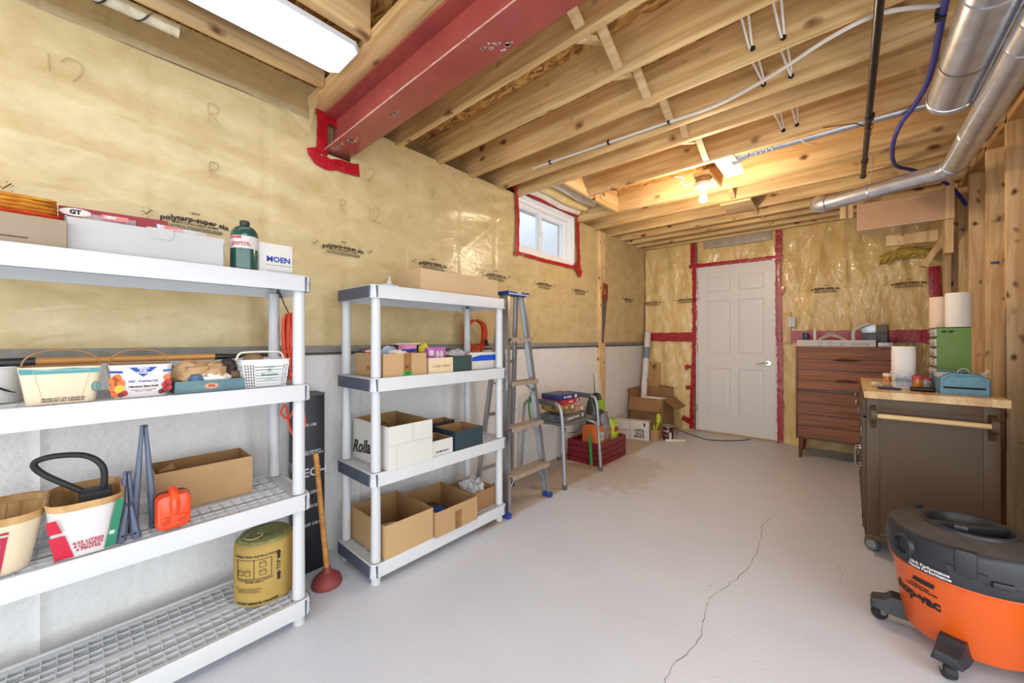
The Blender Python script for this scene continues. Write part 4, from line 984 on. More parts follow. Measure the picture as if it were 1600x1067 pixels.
brk = mat('blue_grey_enamel', (92, 102, 124), .4)
def bracket(label, loc, hh, ww, tilt=0, rz=0, group='blue-grey shelf brackets'):
    t = thing('shelf_bracket', label, 'bracket', loc, rz)
    for s_ in (-1, 1):
        g = G().m(brk); x0 = s_*ww; R = []
        for k in range(9):
            u = k/8; z = hh*u; x = x0*(1-u)+s_*.004; w_ = .008*(1-u)+.005
            R.append([(-.003, x-w_, z), (.006, x-w_*.5, z), (.006, x+w_*.5, z), (-.003, x+w_, z)])
        g.loft(R, smooth=False); g.make('arm', t)
    g = G().m(brk).tube([(0, 0, hh-.004), (0, 0, hh+.004)], .010, 12); g.make('tip', t)
    g = G().m(mat('screw_hole', (36, 38, 44), .7))
    g.cyl((.008, 0, hh), (.0105, 0, hh), .004); g.make('screw_hole', t)
    for s_ in (-1, 1): G().m(mat('screw_hole', (0,0,0))).cyl((.0062, s_*ww, .018), (.0068, s_*ww, .018), .004).make('screw_hole', t)
    return t
bracket('tallest blue-grey metal bracket, leaning against the cardboard box', (.395, .137, Z3), .345, .022)
bracket('mid-height blue-grey metal bracket beside the 4 quart basket', (.395, .097, Z3), .20, .014)
bracket('shortest blue-grey metal bracket at the front edge', (.455, .098, Z3), .112, .014)

t = thing('orange_case', 'bright orange moulded plastic case with a strap, third tier front', 'case', (.452, .203, Z3), math.radians(3))
og = mat('orange_plastic', (226, 74, 24), .35, coat=.3)
R = lambda s_, x, e=0: [(x, p[0]*s_, .062+p[1]*s_) for p in rrect(.090, .118, .022, 0, 5)]
g = G().m(og); g.loft([R(.90, -.035), R(1, -.028), R(1, .015), R(.93, .028), R(.80, .032)]); g.make('case_body', t)
g = G().m(black_pl); g.loft([R(1.03, -.018), R(1.04, -.015), R(1.04, -.010), R(1.03, -.007)], (False, False)); g.make('gasket', t)
g = G().m(og); g.tube(smooth_path([(-.02, 0, .122), (.0, 0, .130), (.022, 0, .124), (.038, 0, .10), (.041, 0, .075), (.033, 0, .06)], 4), [.012]*20+[.012], 8); g.make('strap', t)
for s_ in (-1, 1):
    g = G().m(mat('orange_recess', (190, 54, 16), .5)); g.prism([(.013*math.cos(a), .006*math.sin(a)) for a in [k*PI/8 for k in range(16)]], lambda a, b_: (.0325, s_*.022+a, .030+b_), lambda a, b_: (.0335, s_*.022+a, .030+b_)); g.make('recess', t)
    g = G().m(og); g.tube([(.031, s_*.012, .042), (.034, s_*.022, .045), (.031, s_*.036, .042)], .006, 8); g.make('ridge', t)
t = carton('cardboard_box', 'long open brown box on the third tier of the left shelf', 'box', (.207, .322, Z3), .185, .30, .150, flaps=(('-y', .03, 10),))
t = thing('corrugated_scrap', 'scrap of corrugated board in the corner of the long brown box', 'cardboard', (.23, .178, Z3+.006))
g = G().m(card_dk); g.grid(20, 4, lambda u, v: (-.02+.05*u, .012+.004*math.sin(u*40)+.04*v, .14+.02*v*math.sin(u*3))); g.grid(20, 3, lambda u, v: (-.02+.05*u, .012+.003*math.sin(u*50), .14*v)); g.make('scrap', t)

# ---- left shelf, bottom tier: twine
t = thing('twine_bale', 'tan paper wrapped roll of green baler twine on the bottom tier', 'twine', (.315, .515, Z4))
tw = mat('tan_kraft_paper', (172, 142, 72), .7, var=.1, vs=6)
gr = mat('green_twine', (134, 136, 88), .95, bump=1, bs=90, var=.3, vs=60, bd=.004)
g = G().m(tw).lathe([(0, 0), (.098, 0), (.107, .008), (.110, .06), (.110, .215), (.106, .235), (.098, .243)], n=40); g.make('paper_wrap', t)
g = G().m(gr).lathe([(.100, .238), (.090, .252), (.060, .258), (.030, .25), (.0, .246)], n=32); g.make('twine', t)
G().m(mat('twine_strand', (196, 178, 120), .9)).tube(smooth_path([(-.02, -.05, .256), (.02, -.08, .262), (.05, -.06, .259), (.04, -.02, .262), (.0, -.03, .258)], 5), .0018, 5).make('strand', t)
A0 = -.62; ff = lambda z0, a0: cylfn(.1108, z0, a0)
text('CONNECTING INSTRUCTIONS', .0125, ink, t, None, 0, 0, fn=ff(.205, A0), weight=.0004)
text('TIE SQUARE KNOTS AND TRIM ENDS\nFOR BEST RESULTS', .008, ink, t, None, 0, 0, fn=ff(.108, A0), weight=.0002)
text('1. PULL TWINE FROM CENTRE OF BALL.\n2. TIE OUTSIDE END OF FIRST BALL TO\n   INSIDE END OF SECOND BALL.\n3. KEEP DRY AND OFF THE GROUND.', .0062, ink, t, None, 0, 0, fn=ff(.072, A0-.25))
text('DO NOT REMOVE WRAPPER', .0125, ink, t, None, 0, 0, fn=ff(.020, A0+.05), weight=.0006)
text('TOP', .020, ink, t, None, 0, 0, fn=lambda x, y: cylfn(.1108, .15, A0+.78)(-y, x), weight=.0006)
g = G().m(ink)
def cline(a0, z0, a1, z1, r_=.0011):
    g.tube([cylfn(.1108, z0+(z1-z0)*k/6, A0)(a0+(a1-a0)*k/6, 0) for k in range(7)], r_, 4)
for a0, z0, a1, z1 in ((-.07, .118, .06, .118), (-.07, .192, .06, .192), (-.07, .118, -.07, .192), (.06, .118, .06, .192), (.0, .118, .0, .192)): cline(a0, z0, a1, z1)
for ca, cz in ((-.055, .142), (-.025, .142), (.030, .140), (.030, .172)):
    for k in range(8):
        a = k*PI/4; b_ = a+PI/4; cline(ca+.011*math.cos(a), cz+.004*math.sin(a)+.008, ca+.011*math.cos(b_), cz+.004*math.sin(b_)+.008, .0009)
    cline(ca-.011, cz+.008, ca-.011, cz-.010, .0009); cline(ca+.011, cz+.008, ca+.011, cz-.010, .0009); cline(ca-.011, cz-.010, ca+.011, cz-.010, .0009)
for z in (.175, .09):
    g.prism([(-.006, 0), (.006, 0), (.006, .022), (.010, .022), (0, .036), (-.010, .022), (-.006, .022)], lambda a, b_: cylfn(.1108, z+b_, A0+.78)(a, 0), lambda a, b_: cylfn(.1113, z+b_, A0+.78)(a, 0))
g.make('printed_diagram', t)

# ---- between the shelves
t = thing('orange_extension_cord', 'bundled orange extension cord hanging behind the left shelf end post', 'cord', (.20, .650, 1.30))
oc = mat('orange_cord', (214, 72, 36), .45)
g = G().m(oc); rr = random.Random(3)
for k in range(7):
    dx, dy = rr.uniform(-.02, .02), rr.uniform(-.016, .016); b_ = rr.uniform(-.42, -.36); s_ = .6+.4*rr.random()
    g.tube(smooth_path([(dx*.3, dy*.3-.012*s_, -.01), (dx, dy-.020*s_, -.05), (dx, dy-.014, -.17), (dx*.7, dy-.004*s_, -.26), (dx, dy-.012, b_+.03), (dx, dy+.01, b_), (dx, dy+.024*s_, b_+.04), (dx*.7, dy+.01*s_, -.24), (dx, dy+.016, -.14), (dx, dy+.022*s_, -.05), (dx*.3, dy*.3+.008, -.005)], 5), .0047, 6)
g.make('cord', t)
g = G().m(oc); g.tube([(.022*math.cos(a), .026*math.sin(a), -.20+.004*a/PI) for a in [k*PI/6 for k in range(26)]], .0047, 6)
g.tube(smooth_path([(.01, .02, -.36), (.02, .045, -.46), (.01, .06, -.54), (0, .03, -.60), (-.01, .0, -.55), (0, -.02, -.44), (0, -.04, -.47), (0, -.01, -.50), (.0, .02, -.45)], 6), .0047, 6); g.make('trailing_loop', t)
G().m(mat('dark_string', (80, 60, 50), .8)).tube([(0, -.002, -.02), (.0, -.03, .04), (0, -.045, .085)], .0028, 6).make('hanging_tie', t)

t = thing('tall_black_carton', 'tall narrow black carton with white lettering standing against the wall', 'box', (.085, .765, 0))
bc = mat('black_card', (24, 26, 32), .45)
G().m(bc).box((-.055, -.065, .0), (.055, .065, .895), .002).make('box_body', t)
G().m(mat('dark_rim', (70, 70, 74), .5)).box((-.056, -.066, .885), (.056, .066, .8955)).make('rim', t)
wd = mat('grey_white_print', (186, 188, 194), .6)
text('TECH', .06, wd, t, (.0555, .0, .50), (0,1,0), (0,0,1), weight=.0015)
text('HIGH DENSITY\nPROTECTION MAT', .014, wd, t, (.0555, .0, .60), (0,1,0), (0,0,1), weight=.0003)
for z, s_ in ((.40, 'ECO SERIES'), (.33, '4 PIECES'), (.24, 'KEEP DRY'), (.74, 'X-100')): text(s_, .02, wd, t, (.0555, 0, z), (0,1,0), (0,0,1), weight=.0004)
text('TECH', .05, wd, t, (-.0, -.0655, .52), (1,0,0), (0,0,1), weight=.001)

t = thing('plunger', 'plunger with wooden handle and dull red rubber cup on the floor', 'plunger', (.300, .775, 0))
G().m(mat('dull_red_rubber', (136, 58, 54), .6, var=.15, vs=15)).lathe([(.058, 0), (.066, .002), (.068, .012), (.060, .035), (.040, .052), (.022, .062), (.016, .085), (.0, .087)], n=30).make('cup', t)
M = Vector((.012, -.055, .64))
g = G().m(wh); g.cyl((0, 0, .07), M, .0125, .0115, n=14); g.make('handle', t)
# ================================================================== MIDDLE SHELF CONTENTS
S2 = 'middle shelf'
# top tier
t = carton('cardboard_box', 'long low light cardboard box on top of the middle shelf', 'box', (.325, 1.50, ZT), .25, .60, .125, mat('light_cardboard', (196, 164, 124), .8, var=.06, vs=4), card_in)
t2 = thing('packing_film', 'crumpled clear bag poking from the low box on the middle shelf', 'plastic bag', (.30, 1.40, ZT+.07)); clump(clr, (0, 0, .03), (.06, .12, .035), 5.3, 'bag', t2, amp=.4)
t2 = thing('paper_wad', 'white paper wad in the low box on the middle shelf', 'paper', (.33, 1.62, ZT+.01)); clump(card_w, (0, 0, .07), (.05, .1, .06), 4.3, 'paper', t2, amp=.3)
t = thing('glue_tubes', 'small heap of dark and pale glue tubes on the middle shelf top', 'tubes', (.35, 1.04, ZT))
for k, (x, y, a, c_) in enumerate(((0, -.03, .3, (40, 50, 70)), (.01, -.01, -.5, (180, 186, 196)), (-.02, .01, .9, (60, 64, 80)), (.03, .02, 1.4, (200, 204, 210)), (.0, .04, .2, (34, 36, 44)))):
    M = Matrix.Translation((x, y, .012+.008*(k % 2))) @ Matrix.Rotation(a, 4, 'Z')
    g = G().m(mat('tube_%d_%d_%d' % c_, c_, .4)).xf(M); g.lathe([(0, -.04), (.011, -.038), (.011, .02), (.005, .03), (.005, .045), (0, .045)], n=12, axis='x'); g.make('tube', t)
t = thing('caulking_nozzle', 'pale upright tube among the glue tubes on the middle shelf top', 'tube', (.36, 1.07, ZT)); G().m(card_w).lathe([(0,0),(.014,0),(.014,.045),(.006,.05),(.004,.07),(0,.07)], n=16).make('tube', t)

# second tier
def clutter(name, label, cat, loc, rz=0): return thing(name, label, cat, loc, rz)
cl1 = (184, 150, 106)
t = carton('cardboard_box', 'tan taped box of supplies with a green sticker, second tier of the middle shelf', 'box', (.325, 1.10, Z2), .285, .255, .115, mat('tan_cardboard', cl1, .8, var=.06, vs=4), card_in)
tape_b = mat('packing_tape', (146, 104, 56), .3, var=.3, vs=30)
G().m(tape_b).box((.1427, -.012, .002), (.1434, .032, .1145)).make('packing_tape', t)
G().m(mat('green_sticker', (40, 160, 60), .5)).box((.1435, -.016, .002), (.1439, .036, .024)).make('sticker', t)
text('309', .018, ink, t, (.1441, .010, .013), (0,1,0), (0,0,1), weight=.0006); text('24', .022, ink, t, (.1437, .005, .045), (0,1,0), (0,0,1), weight=.0004)
text('MANUFACTURED\nFOR SMALL PARTS', .014, red_ink, t, (.035, -.1278, .040), (1,0,0), (0,0,1), weight=.0004)
L2 = Z2+.006
def tin(name, label, loc, r_, h, c_, cat='tin', lean=(0, 0), top=None):
    t = thing(name, label, cat, loc); M = Matrix.Rotation(lean[0], 4, 'X') @ Matrix.Rotation(lean[1], 4, 'Y')
    g = G().m(mat('%s_c%d_%d_%d' % ((name,)+c_), c_, .4)).xf(M); g.lathe([(0, 0), (r_, 0), (r_, h), (r_*.9, h+.003), (0, h+.003)], n=20); g.make('body', t)
    if top: g = G().m(mat('lid_%d_%d_%d' % top, top, .35)).xf(M); g.lathe([(r_*1.03, h-.006), (r_*1.03, h+.005), (0, h+.006)], n=20); g.make('lid', t)
    return t
tin('spray_can', 'dark can at the left of the tan box, second tier of the middle shelf', (.215, 1.00, L2), .020, .125, (44, 62, 70), 'can', top=(40, 40, 44))
tin('tin', 'red and pink tin at the left of the tan box on the middle shelf', (.27, 1.005, L2), .022, .12, (184, 60, 66), top=(226, 150, 140))
tin('tin', 'dark blue tin behind the white post of the middle shelf', (.245, 1.06, L2), .028, .125, (44, 66, 110))
t = thing('pointed_stake', 'thin pale yellow stick leaning in the tan box by the white post', 'stick', (.335, 1.0, L2)); G().m(mat('yellow_stick', (222, 206, 90), .6)).cyl((0, -.0, .0), (-.06, .062, .285), .0035, n=8).make('stick', t); G().m(mat('stick_tip', (220, 110, 60), .6)).cyl((.004, -.004, 0), (-.014, .012, .12), .0045, n=8).make('grip', t)
t = thing('white_blue_pouch', 'white and blue pouch standing in the tan box', 'pouch', (.33, 1.13, L2)); clump(mat('pouch_foil', (196, 206, 226), .35, c2=(76, 116, 176), vs=14), (-.06, -.01, .10), (.03, .055, .045), 3.3, 'pouch', t, amp=.15)
t = thing('white_rag', 'white rag hanging over the front rim of the tan box', 'rag', (.37, 1.10, L2)); clump(mat('white_cloth', (0,0,0)), (.02, 0, .105), (.045, .05, .022), 8.8, 'rag', t)
t = thing('blue_marker', 'blue marker pen lying on the rag in the tan box', 'pen', (.40, 1.165, Z2+.125)); G().m(mat('blue_pen', (34, 60, 150), .35)).cyl((0, -.045, 0), (.0, .04, .004), .008, n=12).make('pen', t)
t = solid_box('eraser_box', 'pink box printed in dark red capitals sticking out of the tan box', 'box', (.345, 1.19, L2), .05, .085, .15, mat('pink_card', (214, 130, 180), .5), math.radians(8)); text('ERASER', .018, mat('dark_red_ink', (130, 24, 50), .6), t, (.0255, 0, .118), (0,1,0), (0,0,1), weight=.001)
t = solid_box('black_box', 'flat black box with cream lid edge at the back of the middle shelf', 'box', (.22, 1.25, L2), .10, .14, .155, black_pl, math.radians(-8)); G().m(mat('cream_edge', (214, 206, 176), .6)).box((-.052, -.072, .150), (.052, .072, .160), .002).make('lid', t)
t = thing('yellow_gloves', 'bright yellow gloves stuffed beside the purple glove pack', 'gloves', (.30, 1.33, L2)); clump(mat('yellow_rubber', (226, 214, 50), .45), (0, 0, .10), (.03, .035, .055), 6.6, 'glove', t)
t = carton('cardboard_box', 'small pale box with a handwritten pencil word, middle shelf second tier', 'box', (.385, 1.325, Z2), .165, .168, .085, mat('pale_cardboard', (214, 192, 156), .8), card_in)
text('Cedar shims', .024, mat('pencil_grey', (130, 110, 86), .8), t, (.083, 0, .040), (0,1,0), (0,0,1), weight=.0002, shear=.4)
t = solid_box('glove_pack', 'purple glove pack leaning in the pale handwritten box', 'package', (.40, 1.335, Z2+.006), .03, .13, .135, mat('purple_film', (158, 70, 146), .3, c2=(196, 120, 190), vs=18), math.radians(6))
g = G().m(card_w)
for s_ in (-1, 1): g.prism([(.03*s_*.5+.012*math.cos(a)+.02, .095+.022*math.sin(a)) for a in [k*PI/6 for k in range(12)]], lambda a, b_: (.0152, a, b_), lambda a, b_: (.0158, a, b_))
g.make('glove_print', t); G().m(card_w).box((.0151, -.06, .09), (.0156, -.025, .12)).make('label', t)
t = carton('storage_box', 'dark green lidless box on the second tier of the middle shelf', 'box', (.40, 1.485, Z2), .13, .142, .092, mat('dark_green_card', (46, 66, 64), .6), card_in)
t = thing('plastic_bag', 'crumpled clear bag spilling from the dark green box, second tier', 'plastic bag', (.39, 1.50, Z2+.008)); clump(clr, (0, 0, .085), (.05, .055, .035), 3.7, 'bag', t, amp=.45)
t = carton('storage_box', 'white box with a broad royal blue stripe on the middle shelf', 'box', (.362, 1.690, Z2), .135, .232, .105, card_w, card_in)
G().m(mat('royal_blue_tape', (16, 78, 190), .45)).box((.0680, -.100, .052), (.0686, .112, .088)).make('blue_stripe', t)
for k, (y0, x0, z0, a) in enumerate(((1.44, .30, .115, .14), (1.47, .26, .125, .05), (1.45, .28, .135, .2))):
    t = thing('wood_shim', ['lowest grey-brown wood shim behind the dark green box', 'middle grey-brown wood shim behind the dark green box', 'topmost grey-brown wood shim behind the dark green box'][k], 'shim', (x0-.05, y0, Z2+.0035+.0145*k*2), group='wood shims')
    M = Matrix.Rotation(.03, 4, 'X') @ Matrix.Rotation(-a, 4, 'Z'); g = G().m(wood('grey_shim', (164, 140, 116), (130, 108, 86), 'y', knots=False)).xf(M)
    g.loft([[(-.03, -.10, 0), (.03, -.10, 0), (.03, -.10, .010), (-.03, -.10, .010)], [(-.03, .17, .0), (.03, .17, .0), (.03, .17, .022), (-.03, .17, .022)]], smooth=False); g.make('shim', t)

# third tier
t = carton('office_carton', 'tall white open carton with a black script name, middle shelf third tier', 'box', (.325, 1.108, Z3), .36, .262, .212, card_w, card_in, t_=.005)
text('Rolland', .092, ink, t, (-.045, -.1318, .075), (1,0,.12), (-.12,0,1), weight=.003, shear=.45)
G().m(ink).box((.02, -.1322, .030), (.09, -.1316, .036)).make('printed_bar', t)
g = G().m(mat('carton_crease', (176, 170, 160), .8)); g.box((.1801, -.131, .118), (.1806, .131, .120)).box((.1801, .008, .12), (.1806, .010, .211)).box((.1801, -.085, 0), (.1806, -.083, .118)); g.make('crease', t)
t2 = thing('rolled_wires', 'coiled grey wires visible inside the tall white carton', 'wire', (.24, 1.06, Z3+.008))
g = G().m(mat('dark_wire', (60, 58, 60), .5))
for k in range(4): g.tube([(.05*math.cos(a), .03*k-.04+.006*math.sin(3*a), .12+.05*math.sin(a)) for a in [PI*j/8 for j in range(16)]], .0025, 5, closed=True)
g.make('wire', t2)
t = carton('small_carton', 'small low white carton with black printed words between two larger ones', 'box', (.405, 1.318, Z3), .165, .145, .085, card_w, card_in)
text('PLUMB PARTS', .014, ink, t, (.083, 0, .022), (0,1,0), (0,0,1), weight=.0006)
t2 = thing('pipe_fittings', 'dark pipe fittings inside the small low white carton', 'fittings', (.405, 1.318, Z3+.006)); clump(mat('dark_metal', (92, 84, 78), .4, .6, var=.4, vs=40), (0, 0, .025), (.06, .05, .045), 2.1, 'fitting', t2)
t = carton('storage_box', 'dark blue-green open box on the third tier of the middle shelf', 'box', (.39, 1.515, Z3), .20, .215, .110, mat('dark_teal_card', (38, 58, 66), .55), card_in)
t = carton('storage_box', 'black-rimmed open box at the back of the third tier', 'box', (.22, 1.43, Z3), .11, .30, .125, mat('near_black_card', (40, 42, 44), .6), card_in)

# bottom tier
t = carton('cardboard_box', 'large open brown box, leftmost on the bottom tier of the middle shelf', 'box', (.318, 1.107, Z4), .355, .282, .165, mat('tan_cardboard', (0,0,0)), card_in)
t2 = thing('rope_coil', 'coil of pale rope in the leftmost bottom box', 'rope', (.40, 1.06, Z4+.006))
g = G().m(mat('pale_rope', (196, 184, 160), .9, bump=.6, bs=200))
for k in range(7): g.tube([((.045-.004*(k % 2))*math.cos(a), (.06-.005*(k % 3))*math.sin(a), .012+.0135*k+.004*math.sin(2*a+k)) for a in [2*PI*j/20 for j in range(20)]], .0075, 6, closed=True)
g.make('rope', t2)
t2 = thing('wire_mesh_roll', 'yellow wire mesh edge sticking up between the box and the post', 'mesh', (.494, .975, Z4)); g = G().m(mat('yellow_wire', (160, 140, 50), .5))
for k in range(6): g.tube([(0, -.010+.008*(i % 2), .005+.022*k+.011*(i/2)) for i in range(4)], .0013, 4)
g.make('mesh', t2)
t = carton('cardboard_box', 'open brown box with a taped seam, middle of the bottom tier', 'box', (.335, 1.408, Z4), .35, .305, .135, card, card_in)
G().m(tape_b).box((.1752, -.018, .0), (.1758, .028, .10)).make('packing_tape', t)
for nm, lb_, x, y, r_, h, c_ in (('tin', 'blue tin lying in the taped brown box', .40, 1.43, .028, .06, (40, 70, 160)), ('tin', 'brown paper cup in the taped brown box', .36, 1.36, .034, .075, (130, 96, 70)), ('tin', 'small red tin in the taped brown box', .34, 1.29, .020, .05, (170, 40, 40))):
    tin(nm, lb_, (x-.06, y, Z4+.03), r_, h, c_, lean=(.9, .4))
t2 = thing('tool_heap', 'dark heap of hand tools at the bottom of the taped box', 'tools', (.30, 1.40, Z4+.006)); clump(mat('dark_metal', (0,0,0)), (0, 0, .012), (.12, .11, .035), 9.9, 'heap', t2, amp=.5)
t = carton('cardboard_box', 'small brown box at the right end of the bottom tier', 'box', (.325, 1.685, Z4), .24, .185, .118, card_dk, card_in)
t2 = thing('plastic_bag', 'crumpled clear bag overflowing the right-hand bottom box', 'plastic bag', (.34, 1.67, Z4+.006)); clump(clr, (0, 0, .10), (.085, .065, .06), 7.1, 'bag', t2, amp=.5)
t2 = thing('pale_fittings', 'pale plastic fittings in the right-hand bottom box', 'fittings', (.32, 1.69, Z4+.006)); clump(mat('grey_white_plastic', (186, 184, 178), .5, var=.3, vs=50), (0, 0, .03), (.08, .06, .05), 4.9, 'fitting', t2)
t = thing('thin_cord', 'thin pale cord looped from the middle shelf to the wall', 'cord', (.13, .89, .5)); G().m(mat('thin_pale_cord', (196, 190, 160), .7)).tube(smooth_path([(.0, .0, 0), (-.02, -.02, -.05), (-.06, -.04, -.03), (-.10, -.02, -.1)], 5), .0018, 5).make('cord', t)

# ================================================================== LADDER, COIL, SAW
t = thing('step_ladder', 'aluminium step ladder with blue feet and top, standing beside the middle shelf', 'ladder', (.33, 2.08, 0))
blue_p = mat('blue_ladder_plastic', (28, 62, 140), .4)
HZ = 1.49
def rail_pt(side, z, rear=False):
    u = z/HZ
    if not rear: return Vector((.145*(1-u)+.015*u, side*(.230*(1-u)+.095*u), z))
    return Vector((-.19*(1-u)-.035*u, side*(.20*(1-u)+.085*u), z))
def channel(g, a, b_, w_, d, sy):
    # C channel: web facing out along y, two flanges
    a, b_ = Vector(a), Vector(b_)
    for (x0, x1, y0, y1) in ((-w_/2, w_/2, 0, .002*sy), (-w_/2, -w_/2+.0025, 0, -d*sy), (w_/2-.0025, w_/2, 0, -d*sy)):
        P = lambda p: [p+Vector((x0, y0, 0)), p+Vector((x1, y0, 0)), p+Vector((x1, y1, 0)), p+Vector((x0, y1, 0))]
        g.loft([P(a), P(b_)], smooth=False)
for s_ in (-1, 1):
    g = G().m(alu); channel(g, rail_pt(s_, .02), rail_pt(s_, HZ), .050, .022, s_); g.make('rail', t)
    g = G().m(alu); channel(g, rail_pt(s_, .02, True), rail_pt(s_, HZ, True), .034, .018, s_); g.make('rear_rail', t)
    for rear in (False, True):
        p = rail_pt(s_, 0, rear); g = G().m(blue_p); g.box((p.x-(.038 if not rear else .022), p.y-.020, 0), (p.x+(.038 if not rear else .022), p.y+.014, .034), .004); g.make('foot', t)
stp = mat('worn_step', (176, 160, 142), .55, .4, var=.2, vs=18, stretch=(4,1,1))
for z in (.265, .575, .875, 1.18):
    a, b_ = rail_pt(-1, z), rail_pt(1, z); w_ = .085 if z > .3 else .10
    g = G().m(stp); g.box((a.x-w_/2+.01, a.y+.003, z-.006), (a.x+w_/2+.012, b_.y-.003, z), .002); g.box((a.x+w_/2+.008, a.y+.003, z-.028), (a.x+w_/2+.012, b_.y-.003, z-.004)); g.box((a.x-w_/2+.01, a.y+.003, z-.024), (a.x-w_/2+.013, b_.y-.003, z-.004))
    for k in range(5): x = a.x-w_/2+.02+k*.016; g.box((x, a.y+.006, z), (x+.006, b_.y-.006, z+.0016))
    g.make('step', t)
    for s_ in (-1, 1):
        if z < 1.1:
            p = rail_pt(s_, z-.01); q = rail_pt(s_, z-.14 if z > .3 else .12)
            g = G().m(alu); 
            if z < .3: g.tube([p+Vector((0, -s_*.10, -.01)), q+Vector((0, -s_*.004, 0))], .007, 6)
            else: g.tube([p+Vector((-.02, -s_*.09, -.01)), q+Vector((0, -s_*.004, .02))], .0055, 6)
            g.make('brace', t)
for z in (.22, .62, 1.0):
    a, b_ = rail_pt(-1, z, True), rail_pt(1, z, True); g = G().m(alu); g.box((a.x-.012, a.y, z-.012), (a.x-.006, b_.y, z+.012)); g.make('rear_brace', t)
for s_ in (-1, 1):
    p, q = rail_pt(s_, .78)+Vector((0, -s_*.012, 0)), rail_pt(s_, .86, True)+Vector((0, -s_*.012, 0)); g = G().m(alu); g.tube([p, p.lerp(q, .5)+Vector((0, 0, .03)), q], .006, 6); g.make('spreader', t)
    p, q = rail_pt(s_, 1.10)+Vector((.01, s_*.006, 0)), rail_pt(s_, .82)+Vector((.012, s_*.006, 0)); g = G().m(alu); g.tube([p, q], .005, 6); g.make('stay', t)
g = G().m(blue_p); g.box((-.060, -.118, HZ-.004), (.062, .118, HZ+.020), .005); g.make('top_cap', t)
G().m(mat('silver_label', (200, 204, 210), .4)).box((.0622, -.11, HZ-.003), (.0626, .11, HZ+.004)).make('label', t)
text('WERNER', .012, white_ink, t, (.0628, .0, HZ+.012), (0,1,0), (0,0,1), weight=.0004)
G().m(mat('red_label', (150, 60, 40), .5)).box((.072, -.05, 1.158), (.073, -.01, 1.172)).make('label', t)

t = thing('orange_extension_cord', 'round coil of orange extension cord hanging behind the ladder', 'cord', (.075, 1.95, 1.315))
g = G().m(oc); rr = random.Random(9)
for k in range(14):
    wy, hz_ = rr.uniform(.080, .126), rr.uniform(.10, .132); ox, oy = rr.uniform(-.022, .03), rr.uniform(-.014, .014)
    g.tube([(ox+.006*math.sin(3*a), oy+wy*math.sin(a), -hz_+hz_*math.cos(a)+(.0 if math.cos(a) < .8 else -.004)) for a in [2*PI*j/26 for j in range(26)]], .0047, 6, closed=True)
g.make('cord', t)
G().m(black_pl).cyl((.03, .075, -.15), (.03, .092, -.19), .013, n=12).make('plug', t)
G().m(black_pl).tube([(-.045, 0, .0), (.02, 0, -.012), (.03, 0, .005)], .004, 6).make('hook', t)

t = thing('hand_saw', 'hand saw with brown wooden handle hanging on the stud past the window', 'saw', (.048, 4.005, 1.79))
sw = mat('saw_steel', (120, 112, 104), .35, .8, var=.2, vs=14)
g = G().m(sw); g.prism([(-.055, -.16), (.055, -.14), (-.03, -.66), (-.065, -.66)], lambda a, b_: (-.001, a, b_), lambda a, b_: (.001, a, b_)); g.make('blade', t)
sh = wood('saw_handle', (158, 82, 44), (110, 52, 26), 'z', knots=False)
g = G().m(sh)
O = [(-.05, -.20), (-.062, -.13), (-.05, -.05), (-.045, .02), (-.03, .03), (.0, .015), (.05, .02), (.065, .005), (.052, -.02), (.058, -.06), (.05, -.10), (.062, -.14), (.045, -.17), (.0, -.165)]
I = [(-.030, -.10), (-.026, -.06), (-.018, -.035), (-.005, -.025), (.015, -.025), (.026, -.035), (.030, -.06), (.028, -.085), (.02, -.10), (.008, -.108), (-.01, -.11), (-.02, -.108), (-.026, -.106), (-.029, -.103)]
V = [[g.v((x, a, b_)) for a, b_ in Q] for x in (-.010, .010) for Q in (O, I)]
n_ = len(O)
# outer and inner loops start at the lower left and run the same way round
for i in range(n_):
    j = (i+1) % n_
    g.f([V[0][i], V[0][j], V[2][j], V[2][i]]); g.f([V[1][i], V[1][j], V[3][j], V[3][i]]); g.f([V[0][i], V[0][j], V[1][j], V[1][i]]); g.f([V[2][i], V[2][j], V[3][j], V[3][i]])
g.make('handle', t)
g = G().m(mat('brass', (0,0,0)))
for a, b_ in ((-.035, -.15), (.03, -.135), (.0, -.14)): g.cyl((.0101, a, b_), (.013, a, b_), .005, n=10)
g.make('rivet', t)
G().m(chrome).cyl((-.01, .0, .0), (.02, 0, .004), .003, n=8).make('nail', t)

# ================================================================== STOOL WITH PUZZLE BOXES, CRATE, CORNER
t = thing('shower_stool', 'grey tubular arm stool loaded with puzzle boxes, right of the ladder', 'stool', (.30, 2.78, 0))
tub = mat('grey_enamel_tube', (164, 166, 170), .35, .5); pad = mat('grey_foam', (86, 84, 84), .8, bump=.5, bs=120)
for s_ in (-1, 1):
    y = s_*.28
    g = G().m(tub); g.tube(smooth_path([(.205, y*1.02, .02), (.19, y, .30), (.178, y, .52), (.160, y, .62), (.12, y, .655), (0, y, .662), (-.12, y, .66), (-.19, y, .64), (-.215, y, .56), (-.225, y, .3), (-.24, y*1.02, .02)], 6), .0135, 12); g.make('leg_frame', t)
    for x in (.205, -.24): G().m(pad).lathe([(0, 0), (.019, 0), (.019, .03), (.0145, .035)], (x, y*1.02, 0), 14).make('foot', t)
    g = G().m(pad); g.cyl((-.15, y, .661), (.115, y, .657), .021, n=16); g.make('arm_pad', t)
    g = G().m(tub); g.tube(smooth_path([(.187, y, .34), (.184, y-s_*.02, .40), (.165, y-s_*.07, .445), (.05, y-s_*.10, .463), (-.05, y-s_*.10, .463), (-.19, y-s_*.07, .445), (-.22, y-s_*.02, .38)], 5), .011, 10); g.make('seat_support', t)
